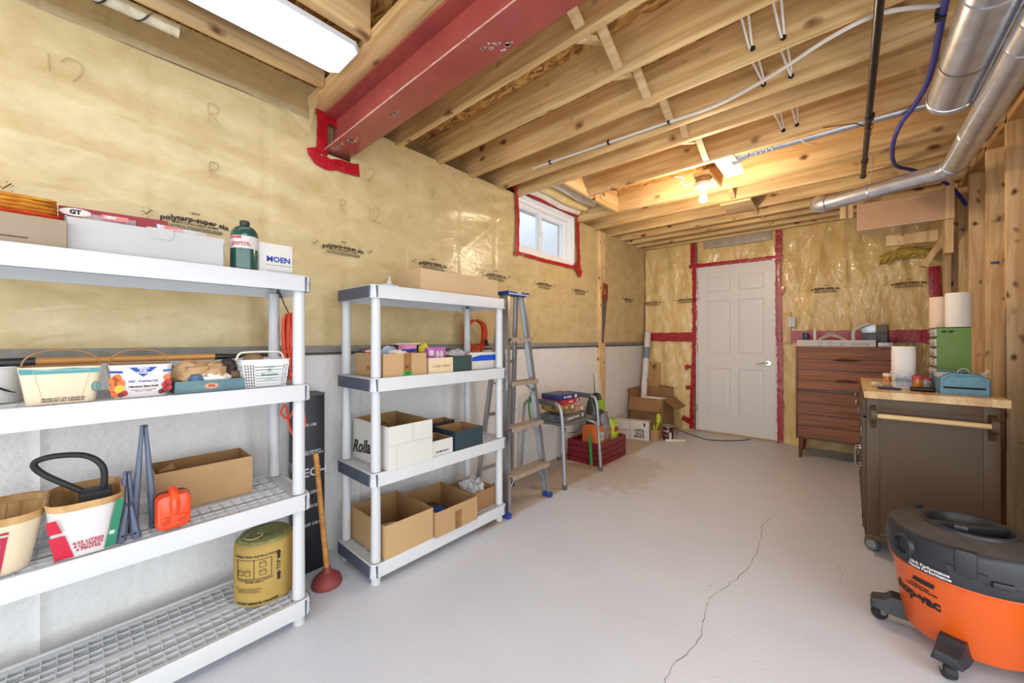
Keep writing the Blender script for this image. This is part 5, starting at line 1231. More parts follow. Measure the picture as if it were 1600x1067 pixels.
g = G().m(mat('grey_seat_plastic', (96, 96, 100), .45)); g.loft([rrect(.36, .46, .06, .474, 5), rrect(.37, .47, .06, .480, 5), rrect(.37, .47, .06, .492, 5), rrect(.35, .45, .06, .497, 5)]); g.make('seat', t)
g = G().m(black_pl); g.tube(smooth_path([(.14, -.26, .46), (.16, -.18, .415), (.17, -.05, .41), (.16, .05, .45)], 6), .0035, 6); g.make('cord', t)
def puzzle(label, loc, w_, d, h, c1, c2_, rz, words, wc=white_ink, side='+x'):
    t = thing('puzzle_box', label, 'box', loc, math.radians(rz), group=None)
    m1 = mat('puzzle_%d_%d_%d' % c1, c1, .4, c2=c2_, vs=30)
    G().m(m1).box((-w_/2, -d/2, 0), (w_/2, d/2, h), .0015).make('box_body', t)
    text(words, min(h*.5, .024), wc, t, (w_/2+.0006, -d*.12, h*.5), (0,1,0), (0,0,1), weight=.0005)
    G().m(card_w).box((w_/2+.0002, d*.28, h*.2), (w_/2+.0006, d*.28+.03, h*.8)).make('label', t)
    return t
zs = .4975
puzzle('wide dark blue puzzle box at the bottom of the stack on the stool', (.335, 2.73, zs), .24, .36, .052, (38, 58, 92), (120, 118, 90), 3, '1000 PIECE PUZZLE')
puzzle('tan and cream picture puzzle box on the bottom right of the stool stack', (.30, 2.80, zs+.0525), .23, .28, .040, (190, 160, 120), (120, 90, 60), -4, 'PUZZLE', ink)
puzzle('black and yellow puzzle box second from the top at the left', (.345, 2.63, zs+.093), .20, .19, .045, (40, 40, 52), (190, 150, 50), 2, '500')
puzzle('red puzzle box just under the topmost blue one', (.33, 2.70, zs+.1385), .22, .26, .038, (166, 34, 44), (176, 50, 54), 5, 'PUZZLE')
puzzle('small blue and red puzzle box topmost on the stool', (.335, 2.68, zs+.177), .20, .25, .042, (32, 44, 104), (60, 54, 96), -3, '300  PIECES')
t = thing('green_strap', 'green strap hanging from the left arm of the stool', 'strap', (.18, 2.465, .70)); G().m(mat('green_webbing', (40, 130, 60), .7)).tube(smooth_path([(0, .03, .0), (-.01, .005, -.02), (.0, -.01, -.12), (.015, .0, -.22)], 5), .008, 6).make('strap', t)

t = thing('plastic_crate', 'low dark red plastic crate on the floor under the stool arm', 'crate', (.285, 3.40, 0))
cm = mat('dark_red_plastic', (116, 22, 34), .4)
cw, cdp, ch = .34, .52, .205
def crate_side(g, axis, s_, ln, other):
    rows_ = [(0, .045), (.052, .095), (.102, .150), (.160, .205)]
    for z0, z1 in rows_:
        if axis == 'x': g.box((s_*other-.006, -ln, z0), (s_*other+.006, ln, z1))
        else: g.box((-ln, s_*other-.006, z0), (ln, s_*other+.006, z1))
    k = int(2*ln/.06)
    for i in range(k+1):
        p = -ln+2*ln*i/k
        if axis == 'x': g.box((s_*other-.0045, p-.006, .0), (s_*other+.0045, p+.006, ch-.01))
        else: g.box((p-.006, s_*other-.0045, 0), (p+.006, s_*other+.0045, ch-.01))
for s_ in (-1, 1):
    g = G().m(cm); crate_side(g, 'x', s_, cdp/2, cw/2); g.make('side', t)
    g = G().m(cm); crate_side(g, 'y', s_, cw/2, cdp/2); g.make('end', t)
G().m(cm).box((-cw/2, -cdp/2, .0), (cw/2, cdp/2, .008)).make('base', t)
t = solid_box('orange_carton', 'orange and white carton in the left end of the red crate', 'box', (.33, 3.24, .010), .16, .13, .33, mat('orange_print', (214, 106, 48), .5, var=.1, vs=10)); G().m(card_w).box((.0802, -.05, .20), (.0808, .055, .28)).make('label', t); text('GARDEN\nFOOD', .02, ink, t, (.0812, 0, .24), (0,1,0), (0,0,1), weight=.0004)
def bag(name, label, loc, w_, d, h, m_, seed, rz=0, lean=0):
    t = thing(name, label, 'bag', loc, rz)
    g = G().m(m_)
    def fn(u, v):
        a = 2*PI*u; k = (1-.18*abs(2*v-1)**3); fl = 1-max(0, v-.75)*2.6
        return (w_/2*math.copysign(abs(math.cos(a))**.7, math.cos(a))*k*fl+.010*MN.noise(Vector((seed, a*1.3, v*5)))+lean*v, d/2*math.copysign(abs(math.sin(a))**.7, math.sin(a))*k+.010*MN.noise(Vector((a*1.3, seed, v*5))), h*v+.012*MN.noise(Vector((a, v*3, seed))))
    g.grid(28, 16, fn); g.make('bag_body', t); return t
b_ = bag('soil_bag', 'grey and orange plastic seed bag standing in the middle of the crate', (.36, 3.40, .010), .10, .13, .44, mat('grey_bag_film', (150, 148, 150), .3, c2=(106, 104, 110), vs=12, bump=.5, bs=30), 3.3)
G().m(mat('orange_print', (0,0,0))).box((.046, -.04, .17), (.0475, .05, .30)).make('label', b_)
b_ = bag('soil_bag', 'tall black and lime green fertilizer bag at the back of the crate', (.22, 3.47, .010), .15, .22, .60, mat('lime_black_film', (34, 36, 36), .3, c2=(70, 76, 64), vs=9), 5.1)
G().m(mat('lime_print', (140, 186, 50), .4)).box((.066, -.085, .44), (.069, .085, .55)).make('label', b_)
text('4-6-8', .04, white_ink, b_, (.0775, .02, .40), (0,1,0), (0,0,1), weight=.001); G().m(mat('red_stick', (170, 40, 40), .5)).box((.070, -.03, .30), (.0715, .04, .35)).make('label', b_)
b_ = bag('seed_bag', 'bright yellow-green bag with red label at the right end of the crate', (.35, 3.575, .010), .12, .12, .36, mat('yellow_green_film', (196, 206, 60), .35, c2=(150, 186, 50), vs=12), 7.7); G().m(mat('red_stick', (0,0,0))).box((.058, -.045, .235), (.060, .03, .28)).make('label', b_)
t = thing('green_hose_nozzle', 'green watering wand with brass tip standing left of the crate', 'hose nozzle', (.40, 3.085, 0)); g = G().m(mat('green_webbing', (0,0,0))); g.cyl((0, 0, .03), (-.02, -.0, .30), .015, .012, n=12); g.make('tube', t); G().m(mat('brass', (0,0,0))).cyl((0, 0, 0), (0, 0, .032), .010, n=12).make('tip', t)

t = thing('white_board', 'white painted board leaning on the left wall past the crate', 'board', (.07, 3.87, 0)); M = Matrix.Rotation(math.radians(-4), 4, 'Y')
G().m(mat('white_paint_board', (222, 212, 196), .6)).box((0, -.05, .0), (.018, .06, .80), .002, M=M).make('board', t)

t = thing('long_tube_package', 'long white plastic wrapped tube leaning in the far left corner', 'package', (.12, 4.87, 0)); g = G().m(mat('white_film_wrap', (220, 218, 216), .3, var=.1, vs=12, bump=.4, bs=30))
q = Vector((-.035, .29, 1.26)); g.tube([q*.0+Vector((0, 0, .035)), q*.3, q*.6, q], .042, 12); g.make('tube', t)
g = G().m(mat('blue_grey_print', (120, 140, 160), .5)); g.tube([q*.72, q*.84], .0435, 12); g.make('label', t)
text('LINE', .03, ink, t, q*.5+Vector((.045, -.03, 0)), q, (0,-.3,.1), weight=.001)
t = thing('wood_board', 'short pine board leaning on the far wall behind the brown box', 'board', (.17, 5.10, 0)); M = Matrix.Rotation(math.radians(-3), 4, 'X')
G().m(wood('pine_board', (206, 164, 104), (176, 132, 76), 'z')).box((-.09, 0, 0), (.085, .02, .86), .002, M=M).make('board', t)
t = carton('moving_box', 'large brown carton with open flaps in the far left corner', 'box', (.26, 4.86, 0), .42, .38, .44, card_dk, card_in, flaps=(('-y', .17, 152), ('+x', .19, 125), ('-x', .10, 20), ('+y', .10, 12)))
t = thing('foam_sheets', 'white foam sheets lying in the top of the large brown carton', 'foam', (.28, 4.80, .006))
for k in range(4): G().m(mat('white_foam', (232, 230, 226), .9)).box((-.09+.01*k, -.11+.052*k, 0), (.17, -.065+.052*k, .445-.006*k), .004, M=Matrix.Identity(4)).make('sheet', t)
t = thing('white_carton', 'white carton with dark stamp standing in front of the brown carton', 'box', (.24, 4.33, 0), math.radians(14)); G().m(card_w).box((-.19, -.06, 0), (.19, .06, .215), .004).make('box_body', t)
text('HEPA\n16x25\nMADE', .042, ink, t, (.085, -.0605, .075), (1,0,0), (0,0,1), weight=.0015); text('FILTER', .03, mat('peach_ink', (206, 150, 110), .7), t, (-.09, -.0605, .10), (1,0,0), (0,0,1), weight=.001)
g = G().m(mat('string', (120, 100, 80), .8)); g.tube([(-.02, -.061, 0), (-.02, -.061, .2155), (-.02, .06, .2155)], .0015, 4).tube([(-.19, -.061, .10), (.19, -.061, .10)], .0012, 4); g.make('string', t)
G().m(mat('dark_clip', (50, 60, 50), .5)).box((.13, -.066, .16), (.15, -.060, .20), .002).make('clip', t)
t = carton('paper_box', 'small kraft box holding a yellow-green brush beside the paint can', 'box', (.475, 4.43, 0), .085, .085, .115, card, card_in)
t = thing('hand_brush', 'yellow-green brush standing in the small kraft box', 'brush', (.478, 4.43, .006))
g = G().m(mat('yellow_green_plastic', (190, 206, 40), .4)); g.tube(smooth_path([(0, 0, 0), (.0, 0, .12), (.02, 0, .18), (.03, 0, .25), (.025, 0, .30)], 5), [.008]*8+[.012]*4+[.026]*6+[.020]*3, 10); g.make('brush_body', t)
G().m(mat('yellow_green_plastic', (0,0,0))).tube([(-.025, .01, 0), (-.03, .01, .16)], .010, 8).make('handle', t)
t = thing('paint_can', 'dark red paint can with grey lid by the far left carton', 'can', (.585, 4.52, 0))
G().m(mat('dark_red_label', (84, 30, 34), .35, var=.3, vs=12)).lathe([(0, 0), (.056, 0), (.058, .004), (.058, .155), (.056, .158)], n=28).make('can_body', t)
G().m(mat('lid_metal', (190, 192, 192), .35, .8)).lathe([(.056, .156), (.060, .158), (.060, .166), (.056, .168), (.052, .163), (0, .163)], n=28).make('lid', t)
G().m(card_w).grid(6, 1, lambda u, v: (.0588*math.cos(-1.05+.45*u), .0588*math.sin(-1.05+.45*u), .01+.09*v)).make('label', t)
text('PAINT', .026, mat('pale_pink_ink', (222, 180, 180), .6), t, None, 0, 0, fn=cylfn(.0590, .11, -1.75), weight=.0012); text('interior', .018, mat('pale_pink_ink', (0,0,0)), t, None, 0, 0, fn=cylfn(.0590, .06, -1.75), weight=.0005)
t = thing('power_bar', 'white power strip lying on the floor in front of the paint can', 'power strip', (.66, 4.525, 0), math.radians(38)); G().m(mat('cream_plastic', (0,0,0))).box((-.11, -.018, 0), (.11, .018, .022), .004).make('strip_body', t)
g = G().m(ink)
for k in range(5): g.box((-.08+k*.035, -.004, .0222), (-.078+k*.035, .006, .0226)).box((-.072+k*.035, -.004, .0222), (-.070+k*.035, .006, .0226))
g.make('socket_slots', t)
t = thing('black_cable', 'black cable snaking on the floor in front of the white door', 'cable', (.60, 4.75, .0)); G().m(rub).tube(smooth_path([(.01, -.02, .03), (-.02, .12, .05), (.04, .19, .02), (.18, .14, .006), (.34, .07, .006), (.50, .16, .006), (.62, .28, .006), (.70, .40, .010)], 8), .0045, 8).make('cable', t)
t = thing('hook_cord', 'dark curled cord end lying on the white carton', 'cord', (.33, 4.36, .217)); G().m(rub).tube(smooth_path([(0, 0, .004), (.02, -.02, .03), (.05, .0, .05), (.04, .03, .02), (.06, .03, .004)], 6), .003, 6).make('cord', t)

# switch and things by the door
t = thing('light_switch', 'white switch box on the wood block right of the door', 'switch', (1.683, 5.185, 1.36)); G().m(white_pl).box((-.034, -.012, -.055), (.034, .03, .055), .004).make('cover_plate', t); G().m(white_pl).box((-.005, -.022, -.010), (.005, -.012, .012), .001).make('toggle', t)
g = G().m(ink); g.cyl((0, -.0135, .03), (0, -.0120, .03), .003).cyl((0, -.0135, -.03), (0, -.0120, -.03), .003); g.make('screw', t)

# ================================================================== DRESSER
t = thing('dresser', 'tall walnut dresser with louvred drawer fronts against the far wall', 'dresser', (2.14, 4.92, 0))
wal = wood('walnut', (158, 96, 56), (116, 66, 36), 'x', rough=.5, knots=False, grain=40, rv=.15)
wald = wood('walnut_dark', (104, 60, 38), (80, 44, 28), 'x', rough=.35, knots=False, grain=40)
walz = wood('walnut_upright', (136, 82, 48), (102, 58, 34), 'z', rough=.5, knots=False, grain=40)
hw, fy, by = .378, -.215, .215
g = G().m(walz); g.box((-hw, fy, .20), (-hw+.018, by, 1.085), .001).box((hw-.018, fy, .20), (hw, by, 1.085), .001); g.make('side_panel', t)
G().m(wal).box((-hw-.004, fy-.006, 1.082), (hw+.004, by, 1.100), .003).make('top', t)
g = G().m(wald); g.box((-hw+.018, fy+.012, .20), (hw-.018, by-.004, 1.082)); g.box((-hw, fy-.004, .664), (hw, fy+.02, .680), .001).box((-hw, fy-.004, .195), (hw, fy+.02, .212), .001); g.make('carcass', t)
def handle(parent, z):
    # sculpted recess: a raised lip with a dark slot
    g = G().m(wal); R = []
    for k in range(25):
        u = k/24; x = -.115+.23*u; h = .018*math.sin(PI*u)**.5+.001; d = .016*math.sin(PI*u)**.6
        R.append([(x, fy+.006, z-h), (x, fy-d, z-h*.6), (x, fy-d-.001, z+h*.2), (x, fy-d*.3, z+h), (x, fy+.006, z+h)])
    g.loft(R); h_ = g.make('handle', parent)
    g = G().m(mat('slot_dark', (44, 24, 16), .8)); g.prism([(.088*math.cos(a)*(1 if abs(math.cos(a)) < .9 else 1), .0065*math.sin(a)) for a in [k*PI/10 for k in range(20)]], lambda a, b_: (a, fy-.0165, z+b_), lambda a, b_: (a, fy-.0185+.09*0, z+b_)); g.make('slot', h_)
def drawer(z0, z1, n, hd):
    g = G().m(wal); hh = (z1-z0)/n
    for k in range(n):
        a, b_ = z0+k*hh, z0+(k+1)*hh
        g.loft([[(x, fy+.012, a+.002), (x, fy-.006, a+.003), (x, fy+.001, b_-.003), (x, fy+.012, b_-.002)] for x in (-hw+.020, hw-.020)], smooth=False)
    d = g.make('drawer', t)
    if hd: handle(d, hd)
    return d
drawer(.876, 1.078, 2, .977); drawer(.684, .872, 2, .778); drawer(.440, .660, 2, None); drawer(.215, .436, 2, None)
for sx_ in (-1, 1):
    for y in (fy+.035, by-.035):
        g = G().m(walz); x = sx_*(hw-.045); g.tube([(x, y, .198), (x+sx_*.006, y-.004, .10), (x+sx_*.012, y-(.008 if y < 0 else -.008), 0)], [.024, .019, .012], 14); g.make('leg', t)
# on the dresser
t = solid_box('long_white_box', 'long white boxed light fixture across the dresser top', 'box', (2.055, 4.785, 1.1005), .57, .13, .062, card_w)
lav = mat('lavender_print', (168, 160, 190), .5)
G().m(mat('pale_grey_print', (198, 198, 206), .5)).box((-.22, -.0655, .006), (.284, -.0650, .040)).make('printed_band', t)
for x in (-.10, -.03, .06): g = G().m(lav); g.tube([(x+.016*math.cos(a), -.0658, .024+.014*math.sin(a)) for a in [k*PI/6 for k in range(11)]], .003, 4); g.make('ring_print', t)
text('LED LIGHT BAR', .018, mat('grey_ink', (110, 110, 120), .7), t, (.18, -.0660, .024), (1,0,0), (0,0,1), weight=.0003)
t = solid_box('glass_tray_pack', 'small clear and blue plastic pack at the right end of the dresser', 'package', (2.40, 4.76, 1.1005), .095, .09, .04, mat('clear_blue_plastic', (176, 186, 204), .2, var=.2, vs=40)); G().m(white_pl).box((-.047, -.046, .012), (.02, -.0455, .026)).make('label', t)
t = thing('blue_candle_jar', 'small dark blue jar on the white box near the light switch', 'jar', (1.835, 4.80, 1.163)); G().m(mat('dark_blue_glass', (58, 66, 104), .2, coat=.5)).lathe([(0, 0), (.026, 0), (.031, .01), (.031, .055), (.026, .062), (.028, .07), (0, .07)], n=20).make('jar_body', t)
t = thing('white_post_bracket', 'white upright plastic bracket beside the blue jar', 'bracket', (1.905, 4.80, 1.163)); G().m(white_pl).loft([rrect(.024, .024, .006, 0), rrect(.022, .022, .006, .09), rrect(.010, .010, .004, .125)]).make('post', t)
t = thing('folded_pipe_strap', 'pale grey strap bent like a tent on the white box', 'strap', (2.03, 4.80, 1.163))
g = G().m(mat('pale_grey_plastic', (200, 196, 186), .5)); P = [(-.10, 0, .004), (-.04, 0, .045), (.0, 0, .062), (.04, 0, .045), (.11, 0, .004)]
g.tube(smooth_path(P, 4), .005, 6).tube(smooth_path([(x*.8, .02, z*.8) for x, y, z in P], 4), .005, 6).tube(smooth_path([(x*.9, -.018, z*.65) for x, y, z in P], 4), .005, 6); g.make('strap', t)
t = thing('sink_trap', 'pale grey plastic drain elbow behind the black printer-like box', 'pipe', (2.19, 4.83, 1.163)); G().m(mat('pale_grey_plastic', (0,0,0))).tube(smooth_path([(-.0, 0, 0), (0, 0, .07), (.02, 0, .105), (.08, 0, .14), (.11, 0, .15)], 5), .016, 12).make('elbow', t)
t = thing('radio', 'small black and silver device standing on the right of the dresser top', 'device', (2.335, 4.86, 1.1005), math.radians(-8))
G().m(mat('charcoal_plastic', (62, 66, 76), .35)).box((-.085, -.02, 0), (.012, .06, .13), .003).make('left_half', t); G().m(mat('near_black_plastic', (40, 40, 40), .4)).box((.012, -.03, 0), (.09, .06, .135), .003).make('right_half', t)
G().m(mat('silver_lid', (190, 200, 212), .3, .3)).box((-.086, -.03, .13), (.012, .06, .205), .003).make('silver_cover', t); G().m(mat('brown_grey', (96, 90, 84), .5)).box((.012, -.032, .135), (.09, .06, .205), .003).make('grey_cover', t)
g = G().m(mat('grey_ink', (0,0,0)))
for k in range(3): g.cyl((.032+k*.018, -.0315, .095), (.032+k*.018, -.030, .095), .004)
g.make('button', t)

# ================================================================== ROLLING CART
t = thing('kitchen_cart', 'dark brown rolling kitchen cart with butcher block top and towel bar', 'cart', (2.465, 2.85, 0))
br = mat('brown_paint', (86, 64, 38), .5, var=.05, vs=3)
hw = .230; Yb = .92
g = G().m(br); g.box((-hw+.01, .006, .105), (hw-.01, Yb-.006, .845)); g.make('carcass', t)
for s_ in (-1, 1):
    G().m(br).box((s_*hw-(.052 if s_ > 0 else 0), 0, .085), (s_*hw+(.052 if s_ < 0 else 0), .03, .850), .002).make('corner_post', t)
    G().m(br).box((s_*hw-(.03 if s_ > 0 else 0), Yb-.05, .085), (s_*hw+(.03 if s_ < 0 else 0), Yb, .850), .002).make('corner_post', t)
G().m(br).box((-hw+.052, .002, .795), (hw-.052, .012, .848), .001).make('rail', t); G().m(br).box((-hw+.052, .002, .085), (hw-.052, .012, .130), .001).make('rail', t)
g = G().m(br); g.box((-hw+.056, .007, .134), (hw-.056, .010, .791)); g.make('end_panel', t)
G().m(br).box((-hw-.006, -.004, .078), (hw+.004, Yb+.004, .108), .003).make('plinth', t)
# left side: drawers over doors
def side_drawer(y0, y1, z0, z1):
    d = G().m(br).box((-hw-.016, y0, z0), (-hw+.012, y1, z1), .002).make('drawer', t)
    G().m(chrome).lathe([(.0, -.030), (.010, -.029), (.014, -.022), (.010, -.014), (.006, -.008), (.006, 0)], (-hw-.016, (y0+y1)/2, (z0+z1)/2), 16, 'x').make('knob', d)
side_drawer(.035, .46, .745, .838); side_drawer(.47, .88, .745, .838)
for y0, y1 in ((.035, .46), (.47, .88)):
    g = G().m(br); x0, x1 = -hw-.016, -hw+.012; z0, z1 = .125, .735
    g.box((x0, y0, z0), (x1, y0+.06, z1), .002).box((x0, y1-.06, z0), (x1, y1, z1), .002).box((x0, y0+.06, z0), (x1, y1-.06, z0+.06), .002).box((x0, y0+.06, z1-.06), (x1, y1-.06, z1), .002).box((x0+.01, y0+.06, z0+.06), (x1, y1-.06, z1-.06))
    for k in range(5): yy = y0+.09+k*(y1-y0-.18)/4; g.box((x0+.004, yy-.004, z0+.065), (x0+.012, yy+.004, z1-.065))
    d = g.make('door', t); hy = y1-.03 if y0 < .2 else y0+.03
    G().m(chrome).tube([(x0, hy, .48), (x0-.022, hy, .48), (x0-.026, hy, .46), (x0-.026, hy, .39), (x0-.022, hy, .37), (x0, hy, .37)], .005, 8).make('handle', d)
    for z in (.20, .66): G().m(chrome).cyl((x0-.003, y0+.002 if y0 < .2 else y1-.002, z-.025), (x0-.003, y0+.002 if y0 < .2 else y1-.002, z+.025), .005, n=8).make('hinge', d)
bb = mat('butcher_block', (216, 178, 118), .38)
for k in range(9):
    a = -.240+k*.0551
    m_ = wood('block_stave_%d' % (k % 3), [(224, 188, 128), (214, 172, 112), (228, 196, 142)][k % 3], [(204, 162, 102), (196, 150, 92), (212, 176, 118)][k % 3], 'y', rough=.35, knots=False, grain=40, rv=.08)
    G().m(m_).box((a, -.025, .8515), (a+.0551-.0002, Yb+.02, .889)).make('stave', t)
# towel bar
g = G().m(wood('towel_bar_wood', (232, 204, 152), (218, 186, 130), 'x', knots=False, rough=.4)); g.cyl((-.190, -.058, .765), (.196, -.058, .765), .0125, n=16); g.make('towel_bar', t)
for s_ in (-1, 1):
    x = s_*.203
    g = G().m(br); P = [(0, .812), (-.035, .806), (-.072, .790), (-.078, .765), (-.070, .742), (-.040, .735), (-.018, .715), (-.004, .690), (0, .690)]
    g.prism(P, lambda a, b_: (x-.011, a, b_), lambda a, b_: (x+.011, a, b_)); g.make('towel_bracket', t)
def caster(parent, x, y, rz, wm):
    g = G().m(wm); M = Matrix.Translation((x, y, 0)) @ Matrix.Rotation(rz, 4, 'Z'); g.xf(M)
    g.lathe([(.012, -.013), (.030, -.013), (.035, -.008), (.0365, 0), (.035, .008), (.030, .013), (.012, .013)], (.018, 0, .0365), 20, 'y'); w1 = g.make('wheel', parent)
    g = G().m(mat('zinc', (176, 180, 184), .3, .9)).xf(M); g.lathe([(0, -.0145), (.020, -.0145), (.022, -.0135), (.022, .0135), (.020, .0145), (0, .0145)], (.018, 0, .0365), 16, 'y')
    for s_ in (-1, 1): g.prism([(-.012, .078), (.020, .078), (.030, .04), (.018, .028), (.008, .034)], lambda a, b_: (a, s_*.017, b_), lambda a, b_: (a, s_*.019, b_))
    g.box((-.014, -.019, .072), (.022, .019, .0785)); g.make('fork', w1)
grw = mat('grey_wheel_rubber', (92, 100, 104), .6)
for x in (-.19, .19):
    for y in (.05, Yb-.06): caster(t, x, y, 2.6 if x < 0 else .7, grw)

ZC = .8895
# things on the cart
tol = mat('paper_tissue', (236, 232, 224), .9, bump=.3, bs=60)
t = thing('putty_tub', 'white tub with printed grey label on the cart top', 'tub', (2.395, 3.13, ZC))
G().m(white_pl).lathe([(0, 0), (.044, 0), (.048, .085), (.050, .086)], n=28).make('tub_body', t); G().m(white_pl).lathe([(.051, .084), (.052, .094), (.050, .098), (0, .098)], n=28).make('lid', t)
G().m(mat('grey_print_label', (196, 204, 216), .5, c2=(140, 152, 172), vs=60)).grid(12, 1, lambda u, v: ((.0462+.003*v)*math.cos(-2.3+1.9*u), (.0462+.003*v)*math.sin(-2.3+1.9*u), .012+.06*v)).make('label', t)
text('DRYWALL\nCOMPOUND', .014, mat('grey_ink', (0,0,0)), t, None, 0, 0, fn=cylfn(.0500, .05, -1.75), weight=.0004)
t = thing('tissue_roll', 'white paper roll standing on the white tub', 'paper roll', (2.397, 3.13, ZC+.0985))
G().m(tol).lathe([(.020, .0), (.047, .0), (.049, .004), (.050, .07), (.0495, .138), (.047, .141), (.020, .141), (.020, .0)], n=30).make('paper', t); g = G().m(tol); g.grid(6, 8, lambda u, v: (.0505*math.cos(3.1+.35*u), .0505*math.sin(3.1+.35*u), .141-.141*v-.012*u*(1-v))); g.make('loose_sheet', t)
amb = mat('amber_plastic', (214, 128, 30), .15, alpha=.85, coat=.6)
for k, (x, y, h, lab) in enumerate(((2.335, 3.20, .062, 'amber pill bottle with white cap left of the white tub'), (2.448, 3.09, .062, 'amber pill bottle with pink-red cap right of the white tub'))):
    t = thing('pill_bottle', lab, 'bottle', (x, y, ZC)); G().m(amb).lathe([(0, 0), (.018, 0), (.0185, .003), (.0185, h)], n=20).make('bottle_body', t)
    G().m([mat('pale_cap', (232, 220, 206), .5), mat('pink_cap', (196, 60, 84), .5)][k]).lathe([(.021, h-.002), (.022, h+.012), (.020, h+.015), (0, h+.015)], n=20).make('cap', t)
t = thing('screw_jar', 'clear jar of screws with pale lid beside the teal box', 'jar', (2.482, 3.115, ZC)); G().m(clr).lathe([(0, 0), (.022, 0), (.023, .055)], n=20).make('jar_body', t); G().m(mat('pink_cap', (0,0,0))).lathe([(.0245, .053), (.025, .066), (.0, .068)], n=20).make('lid', t); G().m(mat('brass', (0,0,0))).lathe([(0, .003), (.0195, .003), (.0195, .032), (0, .036)], n=14).make('screws', t)
tin('tin', 'second clear tub with brass screws just behind the pill bottles', (2.50, 3.19, ZC), .024, .045, (178, 160, 120), 'tub', top=(220, 204, 190))
t = thing('black_marker', 'thick black marker lying at the cart front edge', 'marker', (2.458, 2.985, ZC+.0125)); G().m(black_pl).lathe([(0, -.048), (.011, -.046), (.0125, -.04), (.0125, .04), (.011, .046), (0, .048)], n=16, axis='x').make('marker_body', t)
t = thing('screwdriver_bits', 'dark blue handled small tools lying at the cart front left', 'tools', (2.330, 3.00, ZC+.005))
g = G().m(mat('navy_plastic', (40, 44, 84), .4)); g.cyl((-.045, -.0, 0), (.0, .005, 0), .006, n=10).cyl((-.01, .03, 0), (.05, .01, 0), .005, n=10).cyl((-.03, -.012, 0), (.045, -.020, 0), .005, n=10); g.make('handle', t); g = G().m(chrome); g.cyl((0, .005, 0), (.05, .012, 0), .002, n=8).cyl((.012, .02, 0), (.02, .06, .003), .002, n=8); g.make('shaft', t)
t = thing('paper_scraps', 'crumpled pale scraps and wall anchors on the back left of the cart', 'scraps', (2.285, 3.12, ZC)); clump(mat('pale_scrap', (222, 212, 190), .8, var=.1, vs=40), (0, 0, .012), (.025, .04, .016), 3.9, 'scrap', t, amp=.7, fr=5); clump(clr, (.05, .04, .012), (.04, .06, .018), 5.9, 'bag', t, amp=.6, fr=4)
# teal basket-shaped metal box
t = thing('teal_metal_box', 'chipped teal metal divided box with slotted end, front right of the cart', 'box', (2.595, 2.93, ZC))
tl = mat('teal_enamel', (96, 148, 166), .45, var=.18, vs=30, bump=.2, bs=80); tld = mat('chipped_edge', (60, 84, 96), .6)
prof = [(-.083, 0), (.083, 0), (.083, .082), (.045, .106), (-.045, .110), (-.083, .086)]
for y0 in (0, .30):
    g = G().m(tl)
    lo, hi = .030, .040
    g.prism([(-.083, 0), (.083, 0), (.083, lo), (-.083, lo)], lambda a, b_: (a, y0, b_), lambda a, b_: (a, y0+.004, b_)); g.prism([(-.083, lo), (-.070, lo), (-.070, hi), (-.083, hi)], lambda a, b_: (a, y0, b_), lambda a, b_: (a, y0+.004, b_)); g.prism([(.070, lo), (.083, lo), (.083, hi), (.070, hi)], lambda a, b_: (a, y0, b_), lambda a, b_: (a, y0+.004, b_)); g.prism([(-.083, hi)]+[(.083, hi)]+prof[2:], lambda a, b_: (a, y0, b_), lambda a, b_: (a, y0+.004, b_)); g.make('end_plate', t)
g = G().m(mat('slot_black', (24, 26, 28), .8)).box((-.069, .005, .030), (.069, .007, .040)); g.make('slot', t)
g = G().m(tl); g.box((-.083, .004, 0), (-.080, .30, .080)).box((.080, .004, 0), (.083, .30, .080)).box((-.08, .004, 0), (.08, .30, .003)); g.make('side_plate', t)
g = G().m(tld)
for a, b_ in zip(prof[2:], prof[3:]): g.tube([(a[0], -.0005, a[1]), (b_[0], -.0005, b_[1])], .0022, 5)
g.tube([(-.083, -.0005, 0), (-.083, -.0005, .086)], .002, 5).tube([(.083, -.0005, 0), (.083, -.0005, .082)], .002, 5).tube([(-.07, -.0005, .070), (-.045, -.0005, .096), (.045, -.0005, .094), (.072, -.0005, .070)], .0012, 5); g.make('rolled_edge', t)
for k in range(9): G().m(mat('sheet_white', (214, 212, 204), .8)).box((-.076, .02+.029*k, .003), (.0-.0, .024+.029*k, .096+.004*math.sin(k*2)), .0008).make('card', t)
t2 = thing('binder_clip', 'black and white clip on a string on top of the teal box', 'clip', (2.61, 3.02, ZC+.095)); g = G().m(black_pl); g.cyl((0, -.012, .006), (0, .012, .006), .010, .004, n=8); g.make('clip', t2); G().m(white_pl).tube(smooth_path([(-.03, .0, .0), (-.02, 0, .025), (0, 0, .034), (.014, 0, .02), (.02, 0, 0)], 5), .0022, 6).make('wire', t2)
t2 = thing('paint_stir_stick', 'white flat stick jutting from the back of the teal box', 'stick', (2.62, 3.10, ZC+.020)); G().m(card_w).box((-.004, -.003, 0), (.012, .0, .13), .001, M=Matrix.Rotation(math.radians(38), 4, 'Y')).make('stick', t2)
